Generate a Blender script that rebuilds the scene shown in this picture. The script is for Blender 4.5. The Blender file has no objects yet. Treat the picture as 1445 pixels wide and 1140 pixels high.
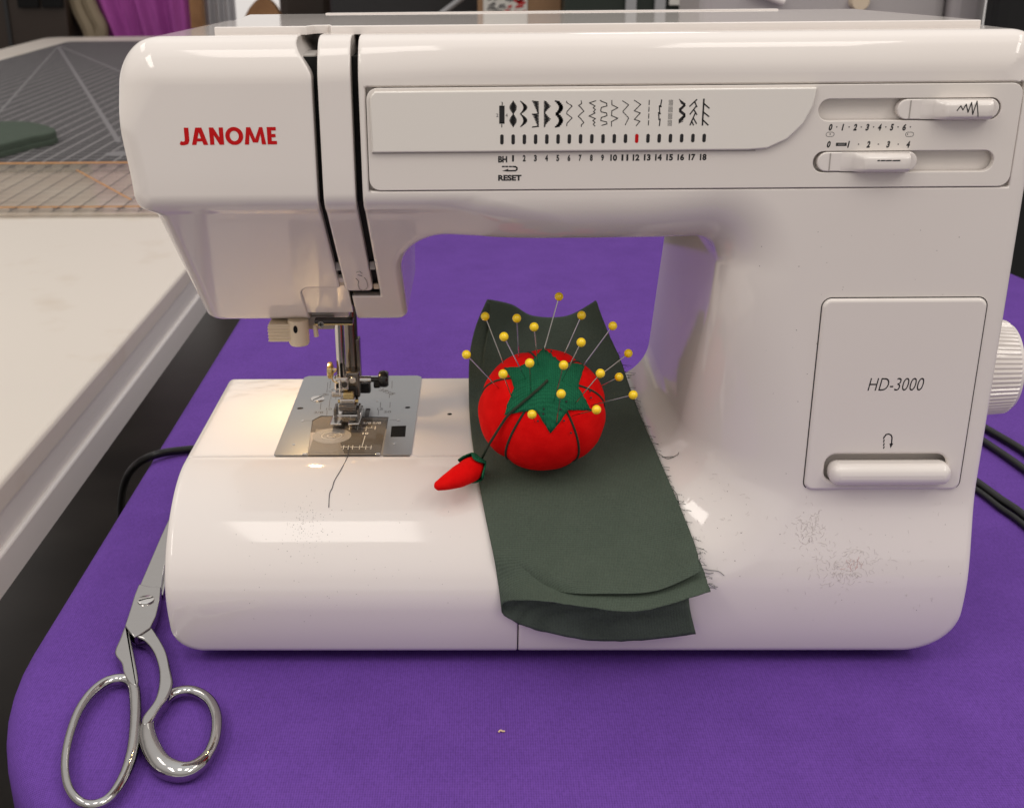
import bpy, bmesh, math, random
import numpy as np
from mathutils import Vector, Matrix
random.seed(4); rng = np.random.default_rng(4)
S = 0.01                      # everything below is written in centimetres
SC = bpy.context.scene
COL = SC.collection

# ------------------------------------------------------------------ camera
CF, CPITCH, CYAW, CROLL, CSHIFT = 1699.49, 21.5559, -1.0281, -0.0106, 69.265
CAM = np.array([0.0, -49.0, 32.7316])
_t, _y = math.radians(CPITCH), math.radians(CYAW)
_fw = np.array([math.sin(_y)*math.cos(_t), math.cos(_y)*math.cos(_t), -math.sin(_t)])
_r0 = np.array([math.cos(_y), -math.sin(_y), 0.0]); _u0 = np.cross(_r0, _fw)
_r = _r0*math.cos(CROLL) + _u0*math.sin(CROLL); _u = -_r0*math.sin(CROLL) + _u0*math.cos(CROLL)
cd = bpy.data.cameras.new('camera'); cam = bpy.data.objects.new('camera', cd); COL.objects.link(cam)
M = Matrix(((_r[0], _u[0], -_fw[0], CAM[0]*S), (_r[1], _u[1], -_fw[1], CAM[1]*S), (_r[2], _u[2], -_fw[2], CAM[2]*S), (0, 0, 0, 1)))
cam.matrix_world = M
cd.sensor_fit = 'HORIZONTAL'; cd.sensor_width = 36.0; cd.lens = 36.0*CF/1445.0
cd.shift_x = CSHIFT/1445.0; cd.shift_y = 0.0
cd.clip_start = 0.02; cd.clip_end = 60
cd.dof.use_dof = True; cd.dof.focus_distance = 0.545; cd.dof.aperture_fstop = 24
SC.camera = cam
SC.view_settings.view_transform = 'Standard'; SC.view_settings.look = 'None'
SC.view_settings.exposure = 0.0; SC.view_settings.gamma = 1.0

# ------------------------------------------------------------------ room light
W = bpy.data.worlds.new('World'); SC.world = W; W.use_nodes = True
_wn = W.node_tree.nodes; _wl = W.node_tree.links            # pale ceiling above, dimmer walls, dark floor
_tc0 = _wn.new('ShaderNodeTexCoord'); _sp = _wn.new('ShaderNodeSeparateXYZ'); _wr = _wn.new('ShaderNodeValToRGB'); _mr0 = _wn.new('ShaderNodeMapRange')
_wl.new(_tc0.outputs['Generated'], _sp.inputs[0]); _wl.new(_sp.outputs['Z'], _mr0.inputs['Value']); _mr0.inputs['From Min'].default_value = -1
_wl.new(_mr0.outputs['Result'], _wr.inputs['Fac']); _wl.new(_wr.outputs['Color'], _wn['Background'].inputs[0])
for _p, _v in ((0.0, .02), (.49, .04), (.59, .27), (.71, .70), (1.0, .78)):
    _e = _wr.color_ramp.elements[0] if _p == 0 else _wr.color_ramp.elements[1] if _p == 1 else _wr.color_ramp.elements.new(_p)
    _e.color = (_v, _v*.935, _v*.885, 1)
_wn['Background'].inputs[1].default_value = 1.0

def ceiling_or_fill_lamp(x, y, z, sx, sy, power, col=(1.0, 0.925, 0.85), name='ceiling_or_fill_lamp', down=True):
    l = bpy.data.lights.new(name, 'AREA'); l.shape = 'RECTANGLE'; l.size = sx*S; l.size_y = sy*S
    l.energy = power; l.color = col
    o = bpy.data.objects.new(name, l); COL.objects.link(o); o.location = (x*S, y*S, z*S)
    return o
LP = 5.2
for (x, y, p, sx, sy) in ((-31, -76, LP*.62, 36, 66), (50, -76, LP*.7, 36, 66), (-95, 415, LP*.27, 40, 112), (50, 330, LP*.8, 40, 112), (-150, 60, LP*.8, 36, 112), (140, 16, LP, 36, 112), (-125, -112, LP*2.2, 40, 112), (140, -125, LP*2.2, 40, 112)):  # side, back-right and strong front lamps are added fill; the rest follow reflections
    ceiling_or_fill_lamp(x, y, 176, sx, sy, p)

# ------------------------------------------------------------------ measuring helpers
def ray(px, py):
    return _fw + _r*(px-(722.5-CSHIFT))/CF + _u*(570.0-py)/CF
def onY(px, py, v=0.0):
    d = ray(px, py); return CAM + d*((v-CAM[1])/d[1])
def onZ(px, py, v=0.0):
    d = ray(px, py); return CAM + d*((v-CAM[2])/d[2])
def front(px, py):            # (x, z) on the front face of the machine
    p = onY(px, py, 0.0); return (p[0], p[2])

# ------------------------------------------------------------------ materials
def mat(name, col, rough=0.5, metal=0.0, spec=0.5, trans=0.0, coat=0.0, alpha=1.0, sheen=0.0, ior=1.5):
    m = bpy.data.materials.new(name); m.use_nodes = True
    b = m.node_tree.nodes['Principled BSDF']
    b.inputs['Base Color'].default_value = (*col, 1); b.inputs['Roughness'].default_value = rough
    b.inputs['Metallic'].default_value = metal; b.inputs['Specular IOR Level'].default_value = spec
    b.inputs['Transmission Weight'].default_value = trans; b.inputs['Coat Weight'].default_value = coat
    b.inputs['Alpha'].default_value = alpha; b.inputs['Sheen Weight'].default_value = sheen; b.inputs['IOR'].default_value = ior
    return m
def N(m, t, **kw):
    n = m.node_tree.nodes.new(t)
    for k, v in kw.items():
        if k in n.inputs: n.inputs[k].default_value = v
        else: setattr(n, k, v)
    return n
def L(m, a, b): m.node_tree.links.new(a, b)
def coords(m):
    return N(m, 'ShaderNodeTexCoord').outputs['Object']
def bump_noise(m, scale, strength, dist=0.0005, detail=3, src=None):
    c = coords(m); n = N(m, 'ShaderNodeTexNoise', Scale=scale, Detail=detail); L(m, c, n.inputs['Vector'])
    b = N(m, 'ShaderNodeBump', Strength=strength, Distance=dist); L(m, n.outputs['Fac'], b.inputs['Height'])
    L(m, b.outputs['Normal'], m.node_tree.nodes['Principled BSDF'].inputs['Normal']); return n
def var_color(m, c1, c2, scale, detail=4, lo=0.35, hi=0.65, rough=None):
    c = coords(m); n = N(m, 'ShaderNodeTexNoise', Scale=scale, Detail=detail); L(m, c, n.inputs['Vector'])
    r = N(m, 'ShaderNodeValToRGB'); r.color_ramp.elements[0].position = lo; r.color_ramp.elements[1].position = hi
    r.color_ramp.elements[0].color = (*c1, 1); r.color_ramp.elements[1].color = (*c2, 1)
    L(m, n.outputs['Fac'], r.inputs['Fac']); L(m, r.outputs['Color'], m.node_tree.nodes['Principled BSDF'].inputs['Base Color']); return r

WHITE = (0.80, 0.755, 0.715)
m_white = mat('white_plastic', WHITE, 0.13)
def white_setup(m):
    b = m.node_tree.nodes['Principled BSDF']; c = coords(m)
    n1 = N(m, 'ShaderNodeTexNoise', Scale=9.0, Detail=3); L(m, c, n1.inputs['Vector'])
    r = N(m, 'ShaderNodeValToRGB'); r.color_ramp.elements[0].position = .3; r.color_ramp.elements[1].position = .7
    r.color_ramp.elements[0].color = (0.735, 0.68, 0.64, 1); r.color_ramp.elements[1].color = (0.755, 0.705, 0.665, 1)
    L(m, n1.outputs['Fac'], r.inputs['Fac'])
    # small grey specks of grime
    v = N(m, 'ShaderNodeTexNoise', Scale=260.0, Detail=2); L(m, c, v.inputs['Vector'])
    n3 = N(m, 'ShaderNodeTexNoise', Scale=22.0, Detail=2); L(m, c, n3.inputs['Vector'])
    mu = N(m, 'ShaderNodeMath', operation='MULTIPLY'); L(m, v.outputs['Fac'], mu.inputs[0]); L(m, n3.outputs['Fac'], mu.inputs[1])
    r2 = N(m, 'ShaderNodeValToRGB'); r2.color_ramp.elements[0].position = .60; r2.color_ramp.elements[1].position = .62
    r2.color_ramp.elements[0].color = (0, 0, 0, 1); r2.color_ramp.elements[1].color = (.55, .55, .55, 1); L(m, mu.outputs[0], r2.inputs['Fac'])
    mx = N(m, 'ShaderNodeMix', data_type='RGBA'); L(m, r2.outputs['Color'], mx.inputs[0]); L(m, r.outputs['Color'], mx.inputs[6]); mx.inputs[7].default_value = (.33, .29, .27, 1)
    L(m, mx.outputs[2], b.inputs['Base Color'])
    n2 = N(m, 'ShaderNodeTexNoise', Scale=14.0, Detail=5); L(m, c, n2.inputs['Vector'])
    mr = N(m, 'ShaderNodeMapRange'); mr.inputs['To Min'].default_value = .03; mr.inputs['To Max'].default_value = .10
    L(m, n2.outputs['Fac'], mr.inputs['Value']); L(m, mr.outputs['Result'], b.inputs['Roughness'])
white_setup(m_white)
# the free arm is moulded with an orange-peel skin: fine relief on its top face
m_body = m_white.copy(); m_body.name = 'white_plastic_housing'
def peel(m):
    b = m.node_tree.nodes['Principled BSDF']; c = coords(m)
    sp = N(m, 'ShaderNodeSeparateXYZ'); L(m, c, sp.inputs[0])
    lz = N(m, 'ShaderNodeMath', operation='LESS_THAN'); L(m, sp.outputs['Z'], lz.inputs[0]); lz.inputs[1].default_value = 0.09
    gy = N(m, 'ShaderNodeMath', operation='GREATER_THAN'); L(m, sp.outputs['Y'], gy.inputs[0]); gy.inputs[1].default_value = 0.055
    mu = N(m, 'ShaderNodeMath', operation='MULTIPLY'); L(m, lz.outputs[0], mu.inputs[0]); L(m, gy.outputs[0], mu.inputs[1])
    n = N(m, 'ShaderNodeTexNoise', Scale=120.0, Detail=1); L(m, c, n.inputs['Vector'])
    bp = N(m, 'ShaderNodeBump', Distance=0.0006); L(m, n.outputs['Fac'], bp.inputs['Height'])
    mm = N(m, 'ShaderNodeMath', operation='MULTIPLY'); L(m, mu.outputs[0], mm.inputs[0]); mm.inputs[1].default_value = .22
    L(m, mm.outputs[0], bp.inputs['Strength']); L(m, bp.outputs['Normal'], b.inputs['Normal'])
peel(m_body)
m_panel = mat('panel_plastic', (0.74, 0.69, 0.645), 0.32); bump_noise(m_panel, 900, .05, .0002)
m_window = mat('display_window', (0.755, 0.715, 0.66), 0.06, coat=.6)
m_black = mat('black_void', (0.006, 0.006, 0.006), 0.7, spec=.2)
m_ink = mat('black_print', (0.012, 0.011, 0.012), 0.45)
m_inkgrey = mat('grey_print', (0.16, 0.155, 0.15), 0.5)
m_red_ink = mat('red_print', (0.52, 0.004, 0.006), 0.5, spec=.2)
m_steel = mat('polished_steel', (0.62, 0.60, 0.58), 0.16, 1.0)
m_chrome = mat('chrome', (0.43, 0.42, 0.41), 0.07, 1.0)
bump_noise(m_chrome, 110, .22, .0008)
m_brushed = mat('brushed_plate', (0.40, 0.41, 0.42), 0.36, 1.0)
def brushed(m):
    c = coords(m); mp = N(m, 'ShaderNodeMapping'); mp.inputs['Scale'].default_value = (900, 40, 40); L(m, c, mp.inputs[0])
    n = N(m, 'ShaderNodeTexNoise', Scale=1.0, Detail=2); L(m, mp.outputs[0], n.inputs['Vector'])
    b = N(m, 'ShaderNodeBump', Strength=.12, Distance=.0002); L(m, n.outputs['Fac'], b.inputs['Height'])
    L(m, b.outputs['Normal'], m.node_tree.nodes['Principled BSDF'].inputs['Normal'])
brushed(m_brushed)
m_dsteel = mat('dark_steel', (0.20, 0.18, 0.165), 0.25, 1.0)
m_brass = mat('brass', (0.62, 0.47, 0.22), 0.25, 1.0)
m_blackplastic = mat('black_plastic', (0.012, 0.012, 0.013), 0.22)
m_beige = mat('beige_plastic', (0.70, 0.58, 0.42), 0.35)
m_grey = mat('grey_plastic', (0.38, 0.35, 0.32), 0.4)
m_clear = mat('clear_smoky_plastic', (0.34, 0.29, 0.23), 0.05, alpha=.22)
m_bobbin = mat('bobbin_plastic', (0.55, 0.54, 0.52), 0.2)
m_dark = mat('dark_mechanism', (0.035, 0.03, 0.028), 0.35)
m_white_ink = mat('white_print', (0.75, 0.72, 0.66), 0.5)

def fabric(name, c1, c2, period_cm, noise_scale, bump=.5, sheen=.0, rough=.9, spec=.15, grain=0, fold=0):
    m = mat(name, c1, rough, spec=spec, sheen=sheen); b = m.node_tree.nodes['Principled BSDF']; c = coords(m)
    n = N(m, 'ShaderNodeTexNoise', Scale=noise_scale, Detail=6, Roughness=.7); L(m, c, n.inputs['Vector'])
    r = N(m, 'ShaderNodeValToRGB'); r.color_ramp.elements[0].position = .3; r.color_ramp.elements[1].position = .7
    r.color_ramp.elements[0].color = (*c1, 1); r.color_ramp.elements[1].color = (*c2, 1); L(m, n.outputs['Fac'], r.inputs['Fac'])
    sc = 1.0/(period_cm*S)
    hs = []
    for ax in ('X', 'Y'):
        w = N(m, 'ShaderNodeTexWave', wave_type='BANDS', bands_direction=ax, Scale=sc/20*math.pi, Distortion=1.2, Detail=2)
        w.inputs['Detail Scale'].default_value = .6
        L(m, c, w.inputs['Vector']); hs.append(w)
    a = N(m, 'ShaderNodeMath', operation='ADD'); L(m, hs[0].outputs['Fac'], a.inputs[0]); L(m, hs[1].outputs['Fac'], a.inputs[1])
    nf = N(m, 'ShaderNodeTexNoise', Scale=sc*.8, Detail=2); L(m, c, nf.inputs['Vector'])
    a2 = N(m, 'ShaderNodeMath', operation='ADD'); L(m, a.outputs[0], a2.inputs[0]); L(m, nf.outputs['Fac'], a2.inputs[1])
    bp = N(m, 'ShaderNodeBump', Strength=bump, Distance=.0004); L(m, a2.outputs[0], bp.inputs['Height']); L(m, bp.outputs['Normal'], b.inputs['Normal'])
    out = a2.outputs[0]
    if grain:
        ng = N(m, 'ShaderNodeTexNoise', Scale=grain, Detail=3, Roughness=.75); mpg = N(m, 'ShaderNodeMapping'); mpg.inputs['Scale'].default_value = (1.6, .8, 1); L(m, c, mpg.inputs[0]); L(m, mpg.outputs[0], ng.inputs['Vector'])
        gm = N(m, 'ShaderNodeMath', operation='MULTIPLY_ADD'); L(m, ng.outputs['Fac'], gm.inputs[0]); gm.inputs[1].default_value = 3.6; L(m, a2.outputs[0], gm.inputs[2])
        gs = N(m, 'ShaderNodeMath', operation='SUBTRACT'); L(m, gm.outputs[0], gs.inputs[0]); gs.inputs[1].default_value = 1.8; out = gs.outputs[0]; L(m, out, bp.inputs['Height'])
    if fold:
        nw = N(m, 'ShaderNodeTexNoise', Scale=fold, Detail=2); mpw = N(m, 'ShaderNodeMapping'); mpw.inputs['Scale'].default_value = (2.2, .5, 1); L(m, c, mpw.inputs[0]); L(m, mpw.outputs[0], nw.inputs['Vector'])
        bw = N(m, 'ShaderNodeBump', Strength=.35, Distance=.006); L(m, nw.outputs['Fac'], bw.inputs['Height']); L(m, bw.outputs['Normal'], bp.inputs['Normal'])
    # base colour follows the weave height: crowns paler, valleys between yarns darker
    mr = N(m, 'ShaderNodeMapRange'); mr.inputs['From Max'].default_value = 2.6; mr.inputs['To Min'].default_value = .72; mr.inputs['To Max'].default_value = 1.22
    L(m, out, mr.inputs['Value'])
    mx = N(m, 'ShaderNodeVectorMath', operation='SCALE'); L(m, r.outputs['Color'], mx.inputs[0]); L(m, mr.outputs['Result'], mx.inputs['Scale'])
    L(m, mx.outputs[0], b.inputs['Base Color'])
    return m
m_purple = fabric('purple_cover', (0.108, 0.042, 0.255), (0.130, 0.052, 0.30), .052, 25, .22, grain=480, fold=7)
m_green = fabric('dark_green_cotton', (0.064, 0.083, 0.063), (0.073, 0.094, 0.072), .035, 60, .3, grain=900)
m_red = mat('red_cotton', (0.68, 0.004, 0.004), .85, spec=.08); var_color(m_red, (0.70, 0.003, 0.003), (0.80, 0.006, 0.005), 160, 6); bump_noise(m_red, 1800, .35, .0004)
m_leaf = fabric('green_felt', (0.008, 0.10, 0.046), (0.014, 0.145, 0.068), .05, 90, .5)
m_cord = mat('green_thread', (0.018, 0.035, 0.015), .85); bump_noise(m_cord, 2500, .6, .0005)
m_greenthread = mat('dark_green_fray', (0.03, 0.042, 0.034), .9)
m_yellow = mat('yellow_bead', (0.98, 0.67, 0.010), 0.2, coat=.3)
m_thread = mat('grey_thread', (0.03, 0.03, 0.045), .8)
m_lint = mat('lint', (0.48, 0.43, 0.41), .95); m_speck = mat('specks', (0.2, 0.17, 0.16), .9)
m_lint_red = mat('lint_red', (0.50, 0.17, 0.15), .95)
m_cable = mat('black_cable', (0.006, 0.006, 0.006), 0.3, spec=.3)
m_table_w = mat('white_tabletop', (0.80, 0.72, 0.62), 0.45)
var_color(m_table_w, (0.58, 0.50, 0.415), (0.645, 0.585, 0.515), 14, 6, .25, .42); 
m_table_edge = mat('table_edge_grey', (0.72, 0.68, 0.65), 0.4)
m_floor = mat('floor_dark', (0.05, 0.043, 0.038), 0.35); var_color(m_floor, (0.035, 0.030, 0.027), (0.065, 0.056, 0.05), 4)

# ------------------------------------------------------------------ object helpers
def tag(o, label=None, cat=None, group=None, kind=None):
    if label: o['label'] = label
    if cat: o['category'] = cat
    if group: o['group'] = group
    if kind: o['kind'] = kind
    return o
def empty(name, loc, label, cat, group=None):
    o = bpy.data.objects.new(name, None); COL.objects.link(o); o.location = Vector(loc)*S
    o.empty_display_size = .02
    return tag(o, label, cat, group)
def base_of(p):
    b = Vector((0, 0, 0))
    while p is not None:
        b = b + p.location; p = p.parent
    return np.array(b)/S
def link(name, me, m, parent=None, smooth=True):
    ms = m if isinstance(m, (list, tuple)) else [m]
    for x in ms: me.materials.append(x)
    o = bpy.data.objects.new(name, me); COL.objects.link(o)
    if smooth and len(me.polygons): me.polygons.foreach_set('use_smooth', [True]*len(me.polygons))
    if parent is not None: o.parent = parent
    return o
def mesh_obj(name, V, Fc, m, parent=None, smooth=True, sharp=None):
    V = np.asarray(V, float)
    if parent is not None: V = V - base_of(parent)
    me = bpy.data.meshes.new(name); me.from_pydata((V*S).tolist(), [], [tuple(int(i) for i in f) for f in Fc]); me.update()
    o = link(name, me, m, parent, smooth)
    if sharp is not None:
        me.set_sharp_from_angle(angle=math.radians(sharp))
        w = o.modifiers.new('weighted', 'WEIGHTED_NORMAL'); w.keep_sharp = True; w.weight = 90
    return o
class MB:
    def __init__(s): s.V = []; s.F = []; s.flat = False
    def add(s, V, Fc):
        n = len(s.V); s.V += [tuple(v) for v in V]; s.F += [tuple(i+n for i in f) for f in Fc]; return s
    def bm(s, b):
        b.verts.index_update(); return s.add([v.co[:] for v in b.verts], [[v.index for v in f.verts] for f in b.faces])
    def box(s, lo, hi, bev=0.0, seg=2, rot=None):
        s.flat = True
        lo = np.array(lo, float); hi = np.array(hi, float)
        b = bmesh.new(); bmesh.ops.create_cube(b, size=1.0)
        for v in b.verts: v.co = Vector([(lo[i]+hi[i])/2 + v.co[i]*(hi[i]-lo[i]) for i in range(3)])
        if bev > 0: bmesh.ops.bevel(b, geom=list(b.edges), offset=bev, segments=seg, profile=.5, affect='EDGES')
        if rot is not None:
            c = Vector((lo+hi)/2)
            for v in b.verts: v.co = rot @ (v.co-c) + c
        s.bm(b); b.free(); return s
    def tube(s, pts, rad, n=10, cap=True, flat=None):
        P = np.array(pts, float); k = len(P); R = np.full(k, rad, float) if np.isscalar(rad) else np.array(rad, float)
        T = np.gradient(P, axis=0); T /= np.maximum(np.linalg.norm(T, axis=1, keepdims=True), 1e-9)
        a = np.array([0, 0, 1.0]); 
        if abs(T[0] @ a) > .9: a = np.array([1.0, 0, 0])
        u = a - T[0]*(a @ T[0]); u /= np.linalg.norm(u)
        V = []; Fc = []
        for i in range(k):
            u = u - T[i]*(u @ T[i]); u /= np.linalg.norm(u); w = np.cross(T[i], u)
            for j in range(n):
                t = 2*math.pi*j/n; V.append(P[i] + R[i]*(math.cos(t)*u*(flat or 1) + math.sin(t)*w))
        for i in range(k-1):
            for j in range(n): Fc.append((i*n+j, i*n+(j+1) % n, (i+1)*n+(j+1) % n, (i+1)*n+j))
        if cap: Fc += [tuple(range(n-1, -1, -1)), tuple(range((k-1)*n, k*n))]
        return s.add(V, Fc)
    def loop(s, pts, rad, n=12, flat=1.0):      # closed tube in a roughly horizontal plane; rad per point (wide, high)
        P = np.array(pts, float); k = len(P)
        T = np.roll(P, -1, 0)-np.roll(P, 1, 0); T /= np.linalg.norm(T, axis=1, keepdims=True)
        V = []; Fc = []
        for i in range(k):
            u = np.array([0, 0, 1.0]); w = np.cross(T[i], u); w /= np.linalg.norm(w)
            rw = rad if np.isscalar(rad) else rad[i]
            for j in range(n):
                t = 2*math.pi*j/n; V.append(P[i] + rw*math.cos(t)*w + rw*flat*math.sin(t)*u)
        for i in range(k):
            for j in range(n): Fc.append((i*n+j, i*n+(j+1) % n, ((i+1) % k)*n+(j+1) % n, ((i+1) % k)*n+j))
        return s.add(V, Fc)
    def lathe(s, prof, origin, axis='Z', n=32):    # prof: (radius, height)
        V = []; Fc = []; o = np.array(origin, float); k = len(prof)
        for (r, h) in prof:
            for j in range(n):
                t = 2*math.pi*j/n; c, q = r*math.cos(t), r*math.sin(t)
                v = {'Z': (c, q, h), 'X': (h, c, q), 'Y': (q, h, c)}[axis]; V.append(o+np.array(v))
        for i in range(k-1):
            for j in range(n): Fc.append((i*n+j, i*n+(j+1) % n, (i+1)*n+(j+1) % n, (i+1)*n+j))
        return s.add(V, Fc)
    def sphere(s, c, r, n=16, m=10, sc=(1, 1, 1)):
        return s.lathe([(r*math.sin(math.pi*i/m)*1.0+1e-6, -r*math.cos(math.pi*i/m)*sc[2]) for i in range(m+1)], c, 'Z', n)
    def prism(s, poly, h0, h1, plane='Z', bev=0.0):   # polygon in XY (plane Z) or XZ (plane Y), extruded
        s.flat = True
        b = bmesh.new()
        mp = (lambda p, h: (p[0], p[1], h)) if plane == 'Z' else (lambda p, h: (p[0], h, p[1]))
        vs = [b.verts.new(mp(p, h0)) for p in poly]; f = b.faces.new(vs)
        r = bmesh.ops.extrude_face_region(b, geom=[f]); vv = [g for g in r['geom'] if isinstance(g, bmesh.types.BMVert)]
        d = h1-h0
        for v in vv: v.co[2 if plane == 'Z' else 1] += d
        bmesh.ops.recalc_face_normals(b, faces=list(b.faces))
        if bev > 0:
            ax = 2 if plane == 'Z' else 1
            es = [e for e in b.edges if abs(e.verts[0].co[ax]-h1) < 1e-6 and abs(e.verts[1].co[ax]-h1) < 1e-6]
            bmesh.ops.bevel(b, geom=es, offset=bev, segments=3, profile=.5, affect='EDGES')
        s.bm(b); b.free(); return s
    def ribbon(s, pts, w, y, closed=False):     # flat stroke lying in the XZ plane at depth y, facing -Y
        P = [np.array(p, float) for p in pts]
        for a, b in zip(P[:-1], P[1:]):
            d = b-a; l = np.linalg.norm(d)
            if l < 1e-6: continue
            d /= l; nn = np.array([-d[1], d[0]])*w/2; e = d*w*.35
            q = [a-e+nn, a-e-nn, b+e-nn, b+e+nn]; s.add([(p[0], y, p[1]) for p in q], [(0, 1, 2, 3)])
        return s
    def strokeZ(s, pts, w, z):                   # flat stroke lying on a horizontal surface
        P = [np.array(p[:2], float) for p in pts]
        for a, b in zip(P[:-1], P[1:]):
            d = b-a; l = np.linalg.norm(d)
            if l < 1e-6: continue
            d /= l; nn = np.array([-d[1], d[0]])*w/2
            q = [a+nn, a-nn, b-nn, b+nn]; s.add([(p[0], p[1], z) for p in q], [(0, 1, 2, 3)])
        return s
    def build(s, name, m, parent=None, smooth=True, sharp=40):
        o = mesh_obj(name, s.V, s.F, m, parent, smooth, sharp if smooth else None)
        if smooth and s.flat:                    # true flats stay flat, only the rounded edges are shaded smooth
            me = o.data; nn = np.empty(len(me.polygons)*3); me.polygons.foreach_get('normal', nn)
            me.polygons.foreach_set('use_smooth', (np.abs(nn.reshape(-1, 3)).max(1) < .9995).tolist())
        return o

def catmull(P, n, closed=False):
    P = np.array(P, float); k = len(P); out = []
    segs = k if closed else k-1
    for i in range(segs):
        g = (lambda j: P[j % k]) if closed else (lambda j: P[min(max(j, 0), k-1)])
        p0, p1, p2, p3 = g(i-1), g(i), g(i+1), g(i+2)
        for t in np.arange(n)/n:
            out.append(.5*((2*p1)+(-p0+p2)*t+(2*p0-5*p1+4*p2-p3)*t*t+(-p0+3*p1-3*p2+p3)*t**3))
    if not closed: out.append(P[-1])
    return np.array(out)

def curve_plate(name, outer, holes, m, parent, mapf, ext=.1, bev=.03, seg=3, inset=True):
    """plate with holes cut from a filled 2-D curve; mapf turns (u, v, h) into world centimetres"""
    cu = bpy.data.curves.new('tmp', 'CURVE'); cu.dimensions = '2D'; cu.fill_mode = 'BOTH'
    cu.extrude = max(ext-bev, 1e-4); cu.bevel_depth = bev; cu.bevel_resolution = seg; cu.offset = -bev if inset else 0
    for poly in [outer]+list(holes):
        sp = cu.splines.new('POLY'); sp.points.add(len(poly)-1); sp.use_cyclic_u = True
        for q, p in zip(sp.points, poly): q.co = (p[0], p[1], 0, 1)
    ob = bpy.data.objects.new('tmp', cu); COL.objects.link(ob)
    dg = bpy.context.evaluated_depsgraph_get(); me = bpy.data.meshes.new_from_object(ob.evaluated_get(dg))
    V = [mapf(*v.co) for v in me.vertices]; Fc = [tuple(p.vertices) for p in me.polygons]
    bpy.data.objects.remove(ob); bpy.data.curves.remove(cu); bpy.data.meshes.remove(me)
    b = bmesh.new()
    vs = [b.verts.new(v) for v in V]
    for f in Fc:
        try: b.faces.new([vs[i] for i in f])
        except ValueError: pass
    bmesh.ops.remove_doubles(b, verts=list(b.verts), dist=1e-4); bmesh.ops.recalc_face_normals(b, faces=list(b.faces))
    mb = MB().bm(b); b.free(); mb.flat = True
    return mb.build(name, m, parent, True, 35)
from mathutils.geometry import delaunay_2d_cdt
def in_poly(p, poly):
    c = False; j = len(poly)-1
    for i in range(len(poly)):
        if (poly[i][1] > p[1]) != (poly[j][1] > p[1]) and p[0] < (poly[j][0]-poly[i][0])*(p[1]-poly[i][1])/(poly[j][1]-poly[i][1])+poly[i][0]: c = not c
        j = i
    return c
def sheet_plate(name, outer, holes, z0, z1, m, parent):
    """flat sheet with real holes: triangulated outline, given thickness, edges chamfered a little"""
    P = []; E_ = []
    for poly in [outer]+list(holes):
        n0 = len(P); P += [Vector(p[:2]) for p in poly]; E_ += [(n0+i, n0+(i+1) % len(poly)) for i in range(len(poly))]
    vs, es, fs, _, _, _ = delaunay_2d_cdt(P, E_, [], 0, 1e-6)
    b = bmesh.new(); bv = [b.verts.new((v[0], v[1], z1)) for v in vs]
    for f in fs:
        c = sum((vs[i] for i in f), Vector((0, 0)))/len(f)
        if in_poly(c, outer) and not any(in_poly(c, h) for h in holes): b.faces.new([bv[i] for i in f])
    bmesh.ops.recalc_face_normals(b, faces=list(b.faces))
    if b.faces and sum(f.normal.z for f in b.faces) < 0: bmesh.ops.reverse_faces(b, faces=list(b.faces))
    r = bmesh.ops.extrude_face_region(b, geom=list(b.faces))
    for g in r['geom']:
        if isinstance(g, bmesh.types.BMVert): g.co.z = z0
    bmesh.ops.recalc_face_normals(b, faces=list(b.faces))
    mb = MB().bm(b); b.free(); mb.flat = True
    return mb.build(name, m, parent, True, 35)

def rrect(x0, x1, y0, y1, r, n=6):
    out = []
    for cx, cy, a0 in ((x1-r, y1-r, 0), (x0+r, y1-r, 90), (x0+r, y0+r, 180), (x1-r, y0+r, 270)):
        for i in range(n+1):
            a = math.radians(a0+90*i/n); out.append((cx+r*math.cos(a), cy+r*math.sin(a)))
    return out
def circ(cx, cy, r, n=16, ry=None):
    return [(cx+r*math.cos(2*math.pi*i/n), cy+(ry or r)*math.sin(2*math.pi*i/n)) for i in range(n)]

_tc = {}
def text_poly(s, bold=0.0, shear=0.0):
    k = (s, bold, shear)
    if k in _tc: return _tc[k]
    cu = bpy.data.curves.new('tmp', 'FONT'); cu.body = s; cu.size = 1; cu.offset = bold; cu.shear = shear; cu.resolution_u = 4
    ob = bpy.data.objects.new('tmp', cu); COL.objects.link(ob)
    dg = bpy.context.evaluated_depsgraph_get(); me = bpy.data.meshes.new_from_object(ob.evaluated_get(dg))
    V = np.array([v.co[:2] for v in me.vertices]); Fc = [tuple(p.vertices) for p in me.polygons]
    bpy.data.objects.remove(ob); bpy.data.curves.remove(cu); bpy.data.meshes.remove(me)
    V = (V-V.min(0)); V /= V.max(0)
    _tc[k] = (V, Fc); return _tc[k]
def lettering(name, s, x0, x1, z0, z1, y, m, parent, bold=0.0, shear=0.0):    # printed on a face that looks toward -Y
    V, Fc = text_poly(s, bold, shear)
    return mesh_obj(name, [(x0+v[0]*(x1-x0), y, z0+v[1]*(z1-z0)) for v in V], Fc, m, parent, False)
def lettering_flat(name, s, x0, x1, y0, y1, z, m, parent, bold=0.0, shear=0.0):
    V, Fc = text_poly(s, bold, shear)
    return mesh_obj(name, [(x0+v[0]*(x1-x0), y0+v[1]*(y1-y0), z) for v in V], Fc, m, parent, False)

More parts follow.
